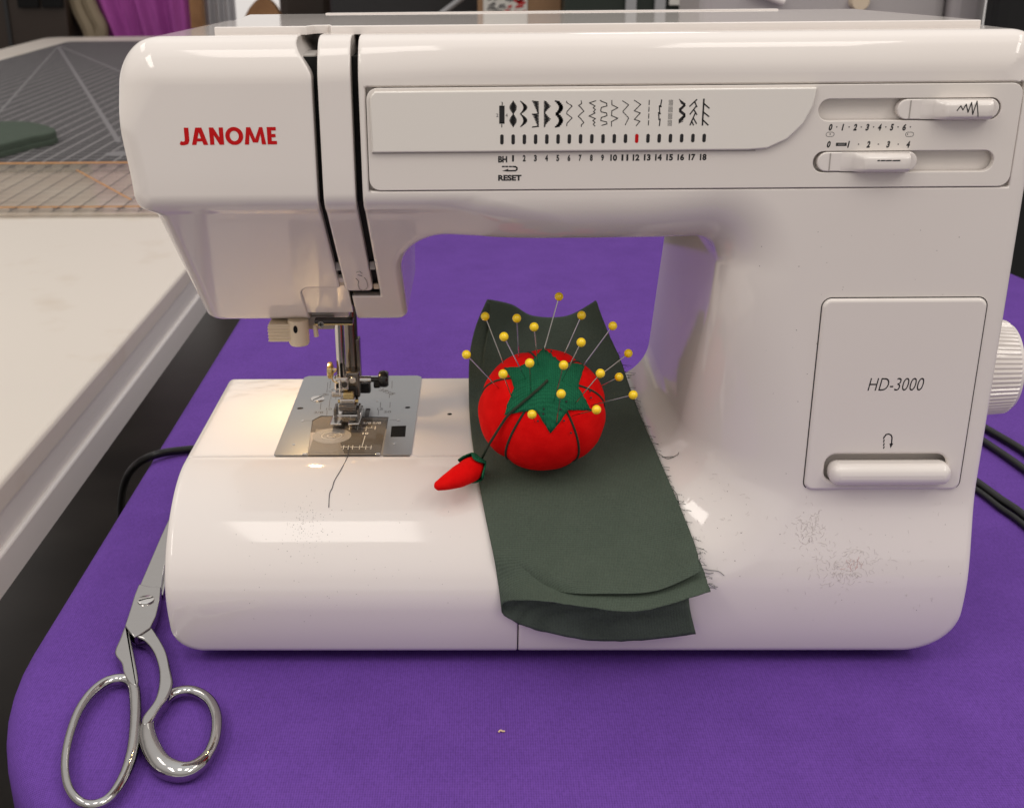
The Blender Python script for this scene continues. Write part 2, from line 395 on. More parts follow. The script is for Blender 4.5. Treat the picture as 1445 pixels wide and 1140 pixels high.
# ------------------------------------------------------------------ the moulded housing, as a distance field
def rmax(a, b, r):
    return np.minimum(np.maximum(a, b), -r) + np.sqrt(np.maximum(a+r, 0)**2 + np.maximum(b+r, 0)**2)
def rmin(a, b, r): return -rmax(-a, -b, r)
def sstep(a, b, x):
    t = np.clip((x-a)/(b-a), 0, 1); return t*t*(3-2*t)
ZB = 8.5
def body(X, Y, Z):
    XL = -14.44 - .30*sstep(22.3, 26, Z) + .50*sstep(22.0, 21.5, Z) - .88*sstep(13, 10, Z)
    left = XL - X; right = X - 22.13
    top = Z - (28.92 - .028*Y)
    bot = .60 - Z
    yf = -.72*sstep(9.5, 4.5, Z) + .74*np.clip((4.6-Z)/4.0, 0, 1)**2
    frt = yf - Y; back = Y - 16.75
    p = rmax(rmax(left, top, 1.9), rmax(right, top, 1.2), .3)
    p = rmax(p, bot, 1.5+1.0*sstep(-5, 10, X))
    rq = .40 + 1.5*sstep(25.0, 28.2, Z) + .45*sstep(0, -8, X)*sstep(9, 14, Z)
    slope = -.674*Y - .739*(Z-22.35) - 24*sstep(13.5, 10.0, Z) - .8*sstep(-2.5, 3.5, X) - 2.5*sstep(2.5, 8.0, X) - np.maximum(21.0-Z, 0)*1.1*sstep(3, 8.5, X)
    xin = 9.70 + (Z-13)*.09
    nose = rmax(14.45 - Z, X + 3.75, .55)
    pil = rmax((X-xin)*.995, ZB - Z, 2.2)
    under = rmax(Z-20.27, -nose, 2.3)
    o = rmax(pil, under, 1.3)
    w = .5 + 1.7*sstep(-3.6, 1.5, X) + .7*sstep(6, 12, X)
    tb = sstep(14, 8.6, Z); tb = tb + (sstep(19.0, 8.2, Z)-tb)*sstep(-3.5, 2, X)
    w = w + (5.2-w)*tb
    q = rmax(frt, -o, w)
    q = rmax(q, slope, .45)          # the chamfer under the head
    lip = rmax(frt, 21.80 - Z + 1.2*sstep(4.0, 10.0, X), .85)
    q = rmin(q, np.maximum(lip, Y-3), .16*np.clip(Y/.35, 0, 1)+1e-4)
    q = rmax(p, q, rq)
    return rmax(q, back, .45)
def box3(X, Y, Z, lo, hi):
    d = np.maximum(lo[0]-X, X-hi[0]); d = np.maximum(d, np.maximum(lo[1]-Y, Y-hi[1])); return np.maximum(d, np.maximum(lo[2]-Z, Z-hi[2]))
EXT_X, EXT_Y = 1.57, 5.36
PX0, PX1, PZ0, PZ1 = -4.6, 21.35, 22.77, 26.85          # control panel outline
HX0, HX1, HZ0, HZ1 = 14.33, 21.22, 9.2, 18.08           # front panel outline
def ext_region(X, Y, Z, g=0.0):
    return np.maximum(np.maximum(X-(EXT_X+g), Y-(EXT_Y+g)), Z-9.4)
def f_ext(X, Y, Z): return rmax(body(X, Y, Z), ext_region(X, Y, Z), .07)
def f_main(X, Y, Z):
    d = body(X, Y, Z)
    reg = np.minimum(np.minimum(-4.90-X, np.maximum(-6.28-X, Z-16.35)), Z-11.5)
    d = rmax(d, reg, .10)
    d = rmax(d, -ext_region(X, Y, Z, .05), .07)
    pocket = box3(X, Y, Z, (PX0-.03, -5, PZ0-.03), (PX1+.03, .38, PZ1+.03))
    pocket = np.minimum(pocket, box3(X, Y, Z, (HX0+.6, -5, HZ0+.2), (HX1-.35, .5, HZ0+2.0)))
    return np.maximum(d, -pocket)
def f_face(X, Y, Z):
    d = body(X, Y, Z)
    xe = -6.76 - .62*sstep(27.2, 28.6, Z)
    reg = rmax(X-xe, 11.0-Z, .05)
    notch = rmax(-8.66-X, Z-16.95, .45)
    notch = np.maximum(notch, Y-9.2)
    reg = np.maximum(reg, -notch)
    return rmax(d, reg, .09)
def f_strip(X, Y, Z):
    xc = -5.86+.0*Z
    reg = rmax(np.abs(X-xc)-.655, 16.72-Z, .25)
    return rmax(body(X, Y, Z), reg, .09)

def mesh_field(f, lo, hi, h):
    lo = np.array(lo, float); n = np.ceil((np.array(hi)-lo)/h).astype(int)+1
    gx = (lo[0]+h*np.arange(n[0])).astype(np.float32)[:, None, None]; gy = (lo[1]+h*np.arange(n[1])).astype(np.float32)[None, :, None]; gz = (lo[2]+h*np.arange(n[2])).astype(np.float32)[None, None, :]
    D = np.empty(n, np.float32); st = 48
    for i in range(0, n[0], st):
        a, b, c = np.broadcast_arrays(gx[i:i+st], gy, gz); D[i:i+st] = f(a, b, c)
    s = D < 0
    c0 = s[:-1, :-1, :-1]; cnt = c0.astype(np.int8)
    for dx in (0, 1):
        for dy in (0, 1):
            for dz in (0, 1):
                if dx or dy or dz: cnt += s[dx:n[0]-1+dx, dy:n[1]-1+dy, dz:n[2]-1+dz]
    act = (cnt > 0) & (cnt < 8)
    idx = np.full(act.shape, -1, np.int64); ii = np.argwhere(act); idx[act] = np.arange(len(ii))
    acc = np.zeros((len(ii), 3)); num = np.zeros(len(ii))
    offs = [(x, y, z) for x in (0, 1) for y in (0, 1) for z in (0, 1)]
    for a in offs:
        for ax in range(3):
            if a[ax]: continue
            b = list(a); b[ax] = 1
            da = D[ii[:, 0]+a[0], ii[:, 1]+a[1], ii[:, 2]+a[2]]; db = D[ii[:, 0]+b[0], ii[:, 1]+b[1], ii[:, 2]+b[2]]
            k = (da < 0) != (db < 0); t = np.where(k, da/np.where(k, da-db, 1), 0)
            P = np.array(a, float)+np.zeros((len(ii), 3)); P[:, ax] += t
            acc[k] += P[k]; num += k
    V = lo + h*(ii + acc/num[:, None])
    Q = []
    for ax in range(3):
        o = [1, 2] if ax == 0 else [2, 0] if ax == 1 else [0, 1]
        A = s; sl0 = [slice(None)]*3; sl1 = [slice(None)]*3; sl0[ax] = slice(0, -1); sl1[ax] = slice(1, None)
        e0 = A[tuple(sl0)]; e1 = A[tuple(sl1)]; ed = np.argwhere(e0 != e1); fl = e0[tuple(ed.T)]
        ok = np.all([(ed[:, k] > 0) & (ed[:, k] < n[k]-1) for k in o], axis=0); ed = ed[ok]; fl = fl[ok]
        q = []
        for (da, db) in ((-1, -1), (0, -1), (0, 0), (-1, 0)):
            c = ed.copy(); c[:, o[0]] += da; c[:, o[1]] += db; q.append(idx[tuple(c.T)])
        q = np.stack(q, 1); q[~fl] = q[~fl][:, ::-1]; Q.append(q)
    Q = np.concatenate(Q); Q = Q[(Q >= 0).all(1)]
    def grad(V, e=.012):
        g = np.empty_like(V)
        for k in range(3):
            a = V.copy(); b = V.copy(); a[:, k] += e; b[:, k] -= e
            g[:, k] = (f(a[:, 0], a[:, 1], a[:, 2])-f(b[:, 0], b[:, 1], b[:, 2]))/(2*e)
        return g
    V0 = V.copy()
    for it in range(4):
        g = grad(V); d = f(V[:, 0], V[:, 1], V[:, 2]); s2 = np.maximum((g*g).sum(1), .2)
        V = V - np.clip(d/s2, -h, h)[:, None]*g*(.9 if it < 3 else 1)
    bad = np.linalg.norm(V-V0, axis=1) > h*1.2; V[bad] = V0[bad]
    g = grad(V, .02); g /= np.maximum(np.linalg.norm(g, axis=1, keepdims=True), 1e-9)
    return V, Q, g
def field_obj(name, f, lo, hi, h, m, parent):
    V, Q, g = mesh_field(f, lo, hi, h)
    Vp = (V-base_of(parent))*S
    me = bpy.data.meshes.new(name); me.vertices.add(len(Vp)); me.vertices.foreach_set('co', Vp.astype(np.float32).ravel())
    me.loops.add(Q.size); me.loops.foreach_set('vertex_index', Q.astype(np.int32).ravel())
    me.polygons.add(len(Q)); me.polygons.foreach_set('loop_start', (np.arange(len(Q))*4).astype(np.int32))
    me.update(calc_edges=True); me.validate()
    o = link(name, me, m, parent, True)
    me.normals_split_custom_set_from_vertices(g.tolist())
    return o
def hit(px, py, off=0.0):
    d = ray(px, py); d = d/np.linalg.norm(d); t = 30.0
    for _ in range(160):
        p = CAM+d*t; v = float(body(p[0:1], p[1:2], p[2:3])[0])-off
        if v < .002: return p
        t += v*.7
        if t > 160: break
    return None
# ================================================================== SETTING
floor = mesh_obj('floor', [(-900, -500, -74), (900, -500, -74), (900, 900, -74), (-900, 900, -74)], [(0, 1, 2, 3)], m_floor, None, False)
tag(floor, 'dark floor below the tables', 'floor', kind='structure')

# purple covered table
TX0, TX1, TY0, TY1 = -22.6, 55.0, -17.2, 93.0
tb = empty('sewing_table', (15, 30, -74), 'table with rounded corners under a taut purple fabric cover, sewing machine on it', 'table')
def table_outline(inset, n=18):
    out = []
    for cx, cy, r, a0 in ((TX1-32, TY1-32, 32, 0), (TX0+19, TY1-19, 19, 90), (TX0+19, TY0+19, 19, 180), (TX1-19, TY0+19, 19, 270)):
        for i in range(n+1):
            a = math.radians(a0+90*i/n); out.append((cx+(r-inset)*math.cos(a), cy+(r-inset)*math.sin(a)))
    return out
rings = [(9.0, 0.0), (1.4, 0.0)] + [(1.4-1.4*math.sin(a), -1.4+1.4*math.cos(a)) for a in np.radians([15, 30, 45, 60, 75, 90])] + [(0.0, -3.4), (.5, -4.2), (2.2, -4.6)]
V = []; Fc = []; K = None
for ins, z in rings:
    o = table_outline(ins); K = len(o); V += [(x, y, z) for x, y in o]
for i in range(len(rings)-1):
    for j in range(K): Fc.append((i*K+j, i*K+(j+1) % K, (i+1)*K+(j+1) % K, (i+1)*K+j))
Fc.append(tuple(range(K))); Fc.append(tuple(reversed(range((len(rings)-1)*K, len(rings)*K))))
mesh_obj('cover', V, Fc, m_purple, tb, True, 50)
m_leg = mat('table_leg_grey', (.12, .12, .12), .4, .6)
for (x, y) in ((-10, 2), (40, 2), (-10, 68), (40, 68)):
    MB().box((x-1.5, y-1.5, -74), (x+1.5, y+1.5, -4.4), .3).build('leg', m_leg, tb)

# white cutting table
WZ = 2.0
e0 = onZ(0, 696, WZ); e1 = onZ(246, 390, WZ)
WX = (e0[0]+e1[0])/2
wfar = onZ(140, 53, WZ)[1]; wl = [onZ(0, 88, WZ), onZ(60, 58, WZ)]
wt = empty('cutting_table', (WX-60, 120, -74), 'long white folding table with scuffed top left of the sewing machine', 'table')
WXL = min(p[0] for p in wl)-3
out = rrect(WXL, WX, -40, wfar+2, 6, 8)
mb = MB().prism(out, WZ-1.6, WZ, 'Z', .35); mb.build('top', m_table_w, wt)
out2 = rrect(WXL+.3, WX-.25, -39.7, wfar+1.7, 6, 8); MB().prism(out2, WZ-3.9, WZ-1.62, 'Z').build('apron', m_table_edge, wt)
out3 = rrect(WXL-.1, WX+.12, -40.1, wfar+2.1, 6, 8); MB().prism(out3, WZ-6.3, WZ-3.92, 'Z', .2).build('apron_rail', m_table_edge, wt)
for (x, y) in ((WX-14, -25), (WXL+14, -25), (WX-14, wfar-20), (WXL+14, wfar-20)):
    MB().tube([(x, y, -74), (x, y, WZ-6)], 1.3, 10).build('leg', m_leg, wt)

# cutting mat: grey with a printed white inch grid
m_mat = mat('cutting_mat', (.09, .085, .085), .7, spec=.2)
def grid_mat(m):
    b = m.node_tree.nodes['Principled BSDF']; c = coords(m); sp = N(m, 'ShaderNodeSeparateXYZ'); L(m, c, sp.inputs[0])
    def line(src, period, half):
        d = N(m, 'ShaderNodeMath', operation='DIVIDE'); L(m, src, d.inputs[0]); d.inputs[1].default_value = period
        f = N(m, 'ShaderNodeMath', operation='FRACT'); L(m, d.outputs[0], f.inputs[0])
        a = N(m, 'ShaderNodeMath', operation='SUBTRACT'); L(m, f.outputs[0], a.inputs[0]); a.inputs[1].default_value = .5
        ab = N(m, 'ShaderNodeMath', operation='ABSOLUTE'); L(m, a.outputs[0], ab.inputs[0])
        g = N(m, 'ShaderNodeMath', operation='LESS_THAN'); L(m, ab.outputs[0], g.inputs[0]); g.inputs[1].default_value = half/period
        return g.outputs[0]
    def mx(a, b_): 
        q = N(m, 'ShaderNodeMath', operation='MAXIMUM'); L(m, a, q.inputs[0]); L(m, b_, q.inputs[1]); return q.outputs[0]
    inch = .0254
    gx = line(sp.outputs['X'], inch, .0009); gy = line(sp.outputs['Y'], inch, .0010); big = mx(gx, gy)
    s1 = line(sp.outputs['Y'], inch/2, .0007)
    mm = N(m, 'ShaderNodeMath', operation='MULTIPLY'); L(m, s1, mm.inputs[0]); mm.inputs[1].default_value = .35
    al = mx(big, mm.outputs[0])
    x = N(m, 'ShaderNodeMix', data_type='RGBA'); L(m, al, x.inputs[0]); x.inputs[6].default_value = (.042, .039, .041, 1); x.inputs[7].default_value = (.40, .38, .37, 1)
    L(m, x.outputs[2], b.inputs['Base Color'])
grid_mat(m_mat)
m_printw = mat('pale_print', (.17, .163, .163), .6)
ma = onZ(0, 243, WZ); mfar = onZ(150, 60, WZ); ml = onZ(30, 79, WZ)
mt = empty('cutting_mat', (WX-40, ma[1]+40, WZ), 'large grey cutting mat with white inch grid and diagonal lines on the white table', 'mat')
MX0, MX1, MY0, MY1 = ml[0], WX-3, ma[1]-1, mfar[1]
MB().prism(rrect(MX0, MX1, MY0, MY1, 1.5), WZ+.03, WZ+.28, 'Z').build('sheet', m_mat, mt)
zz = WZ+.284
for (a, b, w) in (((82, 66), (168, 201), .85), ((80, 68), (-20, 180), .5), ((86, 66), (190, 110), .6)):
    p, q = onZ(*a, zz), onZ(*b, zz); MB().strokeZ([p, q], w, zz).build('diagonal_line', m_printw, mt, False)
p = onZ(168, 217, zz); MB().prism(circ(p[0], p[1], 2.0, 16, 2.2), zz, zz+.01).build('printed_dot', m_printw, mt, False)

# acrylic ruler at the mat's near edge
m_ruler = mat('clear_acrylic', (.70, .60, .48), .10, alpha=.35); m_orange = mat('orange_print', (.50, .21, .035), .5)
RZ = WZ+.30
ra = onZ(0, 305, RZ)[1]; rb = onZ(0, 232, RZ)[1]
ru = empty('quilting_ruler', (WX-45, ra, RZ), 'clear acrylic quilting ruler with orange lines along the near edge of the mat', 'ruler')
m_under = mat('pale_paper', (.52, .47, .43), .7); var_color(m_under, (.45, .36, .32), (.62, .58, .54), 6, 3)
RX1 = WX-2.2; RX0 = RX1-62
MB().box((RX0, ra, RZ), (RX1, rb, RZ+.25), .06).build('blade_sheet', m_ruler, ru)
zt = RZ+.254
for yy, w in ((onZ(0, 301, zt)[1]+3.2, .8), (rb-.7, 1.1)):
    MB().strokeZ([(RX0, yy), (RX1, yy)], w, zt).build('orange_line', m_orange, ru, False)
p, q = onZ(108, 240, zt), onZ(185, 282, zt); MB().strokeZ([p, q], .28, zt+.002).build('orange_line', m_orange, ru, False)
mb = MB()
for i in range(25):
    x = RX1-1-i*2.54
    mb.strokeZ([(x, ra+.6), (x, rb-1.4)], .16, zt); mb.strokeZ([(x-.5, ra+2.6), (x+.5, ra+2.6)], .6, zt+.002); mb.strokeZ([(x-.5, rb-3.4), (x+.5, rb-3.4)], .6, zt+.002)
y = ra+1.2
while y < rb-1.5:
    mb.strokeZ([(RX0, y), (RX1, y)], .14, zt+.001); y += 2.54
tag(mb.build('scale_mark', m_ink, ru, False), kind='stuff')
pa = empty('paper_pattern', (RX1-40, ra+2, WZ), 'pale printed paper lying under the clear quilting ruler', 'paper')
mesh_obj('sheet', [(RX0+3, ra+1.5, WZ+.04), (RX1-.5, ra+1.5, WZ+.04), (RX1-.5, MY0-.2, WZ+.04), (RX0+3, MY0-.2, WZ+.04)], [(0, 1, 2, 3)], m_under, pa, False)

# folded green cloth on the mat
gpts = [onZ(-70, 196, WZ+.4), onZ(-20, 188, WZ+.4), onZ(40, 187, WZ+.4), onZ(78, 196, WZ+.4), onZ(77, 203, WZ+.4), onZ(45, 210, WZ+.4), onZ(0, 222, WZ+.4), onZ(-60, 232, WZ+.4)]
gb = empty('folded_cloth', (gpts[2][0], gpts[2][1]-6, WZ+.3), 'folded dark green cloth lying on the grey cutting mat', 'cloth')
for k, (z0, z1, sc) in enumerate(((.32, 1.2, 1.0), (1.21, 2.2, .985))):
    c = np.mean([p[:2] for p in gpts], 0); poly = [tuple(c+(p[:2]-c)*sc) for p in gpts]; poly = [tuple(p) for p in catmull(poly, 5, True)]
    MB().prism(poly, WZ+z0, WZ+z1, 'Z', .35).build('layer', m_green, gb)

# ------------------------------------------------ things far behind, seen in a strip above the machine
def bx(name, label, cat, px0, px1, py0, Yd, depth, m, ztop=60, zbot=None, bev=.6):
    a, b = onY(px0, py0, Yd), onY(px1, py0, Yd); zb = a[2] if zbot is None else zbot
    r = empty(name, ((a[0]+b[0])/2, Yd, zb), label, cat)
    MB().box((a[0], Yd, zb), (b[0], Yd+depth, ztop), bev).build('body', m, r)
    return r, a, b
m_brown = mat('dark_brown_wood', (.035, .022, .015), .5); bump_noise(m_brown, 30, .2)
m_oak = mat('orange_wood', (.33, .16, .06), .45); var_color(m_oak, (.26, .12, .045), (.38, .19, .075), 18)
m_char = mat('charcoal_case', (.022, .021, .022), .5)
m_fabricbeige = mat('beige_strap', (.30, .24, .16), .8)
m_magenta = fabric('magenta_cloth', (.40, .085, .36), (.47, .11, .42), .2, 14, .2)
m_greywhite = mat('grey_white_cover', (.50, .49, .51), .5)
m_card = mat('cardboard', (.33, .19, .10), .8)
m_dkgreen = mat('dark_green_case', (.02, .03, .022), .5)
m_palemetal = mat('pale_frame', (.42, .42, .43), .4)
m_sergr = mat('grey_machine_plastic', (.44, .41, .40), .35)
cb, a, b = bx('cabinet', 'dark brown cabinet standing behind the far left end of the white table', 'cabinet', -60, 102, 84, wfar+14, 40, m_brown, 120, -74)
for px in (40, 74):
    p = onY(px, 2, wfar+13); MB().box((p[0]-3.4, wfar+12.2, p[2]-2.0), (p[0]+3.4, wfar+13.8, p[2]+4), .3).build('latch', m_black, cb)
p = onY(52, 40, wfar+13); MB().box((p[0]-10, wfar+13.3, -30), (p[0]-8.7, wfar+13.9, 110), .2).build('door_edge', m_char, cb)
# strap hanging between cabinet and magenta cloth
Yd = wfar+20
st = empty('hanging_strap', onY(125, 50, Yd), 'beige strap hanging beside the magenta cloth behind the white table', 'strap')
for (pl, w) in (([(104, -14), (112, 14), (126, 42), (130, 60)], 4.2), ([(118, -14), (132, 18), (143, 40), (142, 60)], 3.8)):
    c = catmull([onY(x, y, Yd) for x, y in pl], 6); MB().tube(c, w*.6, 8).build('band', m_fabricbeige, st)
dk = bx('dark_coat', 'dark plum garment hanging between the brown cabinet and beige strap', 'garment', 84, 152, 60, Yd+8, 12, mat('plum_cloth', (.04, .022, .026), .9), 110, -40)[0]
# magenta cloth with folds
mg = empty('magenta_cloth', onY(205, 52, Yd+2), 'bright magenta cloth hanging in soft folds behind the far end of the white table', 'cloth')
p0, p1 = onY(136, 58, Yd), onY(272, 58, Yd); V = []; Fc = []; nx, nz = 90, 14
for i in range(nx+1):
    u = i/nx
    for j in range(nz+1):
        v = j/nz; z = -30+v*140; lean = -(1-v)*0+ (z-p0[2])*-.38*(1-u)
        x = p0[0]+(p1[0]-p0[0])*u + lean
        V.append((x, Yd+2+2.2*math.sin(u*19+.6*math.sin(v*4))+1.0*math.sin(u*43+1), z))
for i in range(nx):
    for j in range(nz): Fc.append((i*(nz+1)+j, (i+1)*(nz+1)+j, (i+1)*(nz+1)+j+1, i*(nz+1)+j+1))
o = mesh_obj('drape', V, Fc, m_magenta, mg); md = o.modifiers.new('thick', 'SOLIDIFY'); md.thickness = .003
bx('wooden_post', 'brown wooden post beside the magenta cloth', 'post', 270, 288, 50, Yd-4, 5, m_oak, 110, -74)
gw = empty('white_garment', onY(308, 40, Yd+4), 'pale grey garment hanging in folds right of the magenta cloth', 'garment')
p0, p1 = onY(284, 40, Yd), onY(330, 40, Yd); V = []; Fc = []
for i in range(31):
    u = i/30
    for j in range(9): V.append((p0[0]+(p1[0]-p0[0])*u, Yd+4+1.2*math.sin(u*22), -60+170*j/8))
for i in range(30):
    for j in range(8): Fc.append((i*9+j, (i+1)*9+j, (i+1)*9+j+1, i*9+j+1))
o = mesh_obj('drape', V, Fc, m_greywhite, gw); md = o.modifiers.new('thick', 'SOLIDIFY'); md.thickness = .003
wc = empty('wooden_chair', onY(372, 30, 300), 'orange brown wooden chair back seen over the machine top', 'chair')
c = [onY(x, y, 300) for x, y in ((346, 26), (356, 8), (372, -4), (388, 8), (398, 26))]
MB().prism([(p[0], p[2]) for p in catmull(c, 5)]+[(c[-1][0], -20), (c[0][0], -20)], 298, 303, 'Y', .5).build('backrest', m_oak, wc)
for x in (c[0][0]+2, c[-1][0]-2):
    MB().box((x-1.6, 299, -74), (x+1.6, 302, -18), .3).build('leg', m_oak, wc)
bx('brown_bag', 'dark brown bag behind the wooden chair', 'bag', 394, 472, 34, 320, 24, m_brown, 60, -74, 3)
bx('dark_case', 'dark charcoal case standing behind the machine, pale rod leaning on it', 'case', 466, 690, 30, 290, 30, m_char, 70, -74, 1.5)
rd = empty('pale_rod', onY(620, 22, 280), 'pale grey rod leaning in front of the dark case', 'rod')
MB().tube([onY(598, 38, 280), onY(668, -14, 280)], .75, 8).build('shaft', m_palemetal, rd)
cbx = bx('cardboard_box', 'brown cardboard box with a white label printed in black and red', 'box', 674, 792, 26, 270, 30, m_card, 60, -74, .4)[0]
p0, p1 = onY(682, 24, 269.9), onY(744, 24, 269.9)
MB().box((p0[0], 269.6, p0[2]-6), (p1[0], 269.95, 40), .05).build('label_sheet', m_white_ink, cbx)
mb = MB(); mr = MB()
for i in range(26):
    x = p0[0]+1+random.random()*(p1[0]-p0[0])*.55; z = p0[2]+random.random()*6.5
    mb.ribbon([(x, z), (x+.5+random.random()*1.2, z+random.random()*.8-.2)], .45, 269.5)
for i in range(16):
    x = p0[0]+5.5+random.random()*3.6; z = p0[2]+random.random()*5.5
    mr.ribbon([(x, z), (x+.6+random.random(), z+random.random()*1.2-.3)], .55, 269.48)
tag(mb.build('black_print', m_inkgrey, cbx, False), kind='stuff'); tag(mr.build('red_print', m_red_ink, cbx, False), kind='stuff')
gc = bx('green_case', 'dark green case in a pale frame behind the machine', 'case', 796, 992, 24, 260, 30, m_dkgreen, 60, -74, 1)[0]
for px in (890, 931, 983):
    p = onY(px, 15, 258.8); MB().box((p[0]-1.3, 258.2, -60), (p[0]+1.3, 259.6, 58), .2).build('frame_bar', m_palemetal, gc)
p = onY(962, 2, 258); MB().box((p[0]-3, 257.8, p[2]-1), (p[0]+3, 258.6, p[2]+6), .2).build('label_sheet', m_white_ink, gc)
# a second, grey machine on a table further back
bt = empty('side_table', (42, 140, -74), 'dark table behind the purple one, carrying a grey machine', 'table')
MB().box((6, 112, -4), (100, 170, 0), .5).build('top', m_char, bt)
for (x, y) in ((10, 116), (96, 116), (10, 166), (96, 166)): MB().box((x-1.5, y-1.5, -74), (x+1.5, y+1.5, -4.02), .3).build('leg', m_char, bt)
a, b = onY(988, 30, 118), onY(1393, 30, 118); s = onY(1337, 20, 118)
gm = empty('grey_machine', ((a[0]+b[0])/2, 126, 0), 'large pale grey machine standing behind the white sewing machine', 'machine')
MB().box((a[0], 118, 0.02), (s[0]-.12, 138, 44), 1.6, 4).build('body', m_sergr, gm)
MB().box((s[0]+.12, 118.1, 0.02), (b[0], 138, 44), 1.6, 4).build('end_cover', m_sergr, gm)
p = onY(1100, 4, 117.9); q = onY(1080, -4, 117.9); MB().tube([onY(1106, 4, 117), onY(1060, -14, 117)], .55, 10).build('lever', m_white, gm)
p = onY(1212, 2, 117.6); MB().lathe([(0.01, -1.0), (1.1, -1.0), (1.25, -.7), (1.25, .6), (0.01, .6)], p, 'Y', 20).build('knob', m_beige, gm)
bk = bx('black_garment', 'black garment at the far right behind the sewing machine', 'garment', 1400, 1560, 60, 108, 5, mat('black_cloth', (.008, .008, .008), .9), 50, -70, 1.5)[0]

# ================================================================== SEWING MACHINE
sm = empty('sewing_machine', (3.9, 8, 0), 'white sewing machine with red maker name and two sliders on the purple table', 'sewing machine')
field_obj('housing', f_main, (-15.7, -1.1, .35), (22.5, 17.0, 29.3), .105, m_body, sm)
field_obj('extension_table', f_ext, (-15.7, -1.1, .35), (1.8, 5.7, 8.8), .085, m_white, sm)
fc = field_obj('face_cover', f_face, (-15.1, -.3, 14.2), (-6.2, 17.0, 29.3), .085, m_white, sm)
stp = field_obj('thread_guard', f_strip, (-6.7, -.3, 16.4), (-5.0, 17.0, 29.3), .065, m_white, sm)
# black core added inside the head so the two thread slots look dark
prof = [(.75, 28.0), (15.5, 27.6), (15.5, 15.3), (8.6, 15.3), (6.4, 17.1), (.75, 22.2)]
V = [(-7.6, y, z) for y, z in prof]+[(-4.3, y, z) for y, z in prof]; n = len(prof)
mesh_obj('slot_dark_core', V, [tuple(range(n))[::-1], tuple(range(n, 2*n))]+[(i, (i+1) % n, n+(i+1) % n, n+i) for i in range(n)], m_black, sm, False)
# grey tabs closing the slots, take-up lever
def on_slope(px, py, depth=0.0):
    p = hit(px, py, 0); return p + np.array([0, .674, .739])*depth
for (xa, py, h, mm) in ((-6.63, 406, .28, m_beige), (-5.05, 411, .28, m_beige), (-6.63, 383, .40, m_grey), (-5.05, 382, .40, m_grey)):
    p = hit(500, py, 0); c = np.array([xa, p[1]+.25, p[2]+.22]); MB().box(c-(.13, .22, h/2), c+(.13, .25, h/2), .04).build('slot_tab', mm, sm)
p = hit(436, 90); MB().box((-7.2, .9, 26.9), (-6.62, 2.6, 28.1), .12).build('take_up_lever', m_grey, sm)
# inner wall seen through the notch beside the needle bar
pw = [(5.2, 17.3), (7.6, 14.9), (7.75, 15.05), (5.35, 17.45)]; pw = [(y+.45, z+.2) for y, z in pw]
for x0, x1, dy in ((-8.85, -6.42, 0), (-6.40, -4.7, .45)):
    V = [(x0, y+dy, z+dy) for y, z in pw]+[(x1, y+dy, z+dy) for y, z in pw]; mesh_obj('nose_panel', V, [(0, 1, 2, 3), (7, 6, 5, 4), (0, 4, 5, 1), (1, 5, 6, 2), (2, 6, 7, 3), (3, 7, 4, 0)], m_white, sm, False)
# engraved bobbin mark on the thread guard
def slope_pt(px, py, o=.012): return hit(px, py, o)
mb = MB()
for line in ([(503, 385), (507, 383), (511, 386)], [(505, 388), (511, 390)], [(502, 393), (506, 397), (505, 402), (507, 408), (512, 410), (517, 408), (519, 404), (517, 396), (514, 392)]):
    mb.tube([slope_pt(*q) for q in line], .022, 5)
mb.build('engraved_mark', m_grey, stp)

# top lid with a thread notch
def topz(y): return 28.92-.028*y
l0 = onY(303, 47, 2.3)[0]; r0_ = onY(1387, 36, 2.3)[0]-.1; lb = onY(352, 26, 15.8)[0]; rb_ = onY(1206, 12, 15.8)[0]
plan = [(l0, 2.3), (-7.15, 2.3), (-6.95, 3.1), (-6.35, 3.3), (-6.15, 2.3), (r0_, 2.3), (rb_, 15.9), (lb, 15.9)]
b = MB().prism(plan, -.1, .24, 'Z', .05); b.V = [(x, y, topz(y)-.03+z) for x, y, z in b.V]
b.build('top_lid', m_white, sm)
MB().box((lb+4, 15.2, topz(15)+.18), (rb_-4, 15.7, topz(15)+.26), .03).build('lid_hinge', m_white, sm)

# ---------- control panel
cp = None
slot1 = rrect(13.37, 20.57, 25.43, 26.29, .425); slot2 = rrect(13.35, 20.60, 23.38, 24.23, .42)
cp = curve_plate('control_panel', rrect(PX0, PX1, PZ0, PZ1, .45), [slot1, slot2], m_panel, sm, lambda u, v, h: (u, .135-h, v), .16, .03)
T = [front(1158, 120), front(1150, 146), front(1136, 172), front(1113, 194), front(1085, 207), front(1050, 213)]
win = [(-4.45, 24.33), (-4.45, 26.5), (-4.25, 26.74)] + [(13.2, 26.76)] + [(x-.08, z-.05) for x, z in T[1:5]] + [(10.7, 24.33)]
curve_plate('display_window', win, [], m_window, cp, lambda u, v, h: (u, -.105-h, v), .085, .07, 4)
MB().box((PX0+.15, -.05, 24.27), (11.0, -.02, 24.32), .01).build('window_seam', m_grey, cp)
def zc(cx, cy): return front(680+cx/3.803, 110+cy/3.803)     # stitch chart measured on an enlargement
YW = -.196; YP = -.029
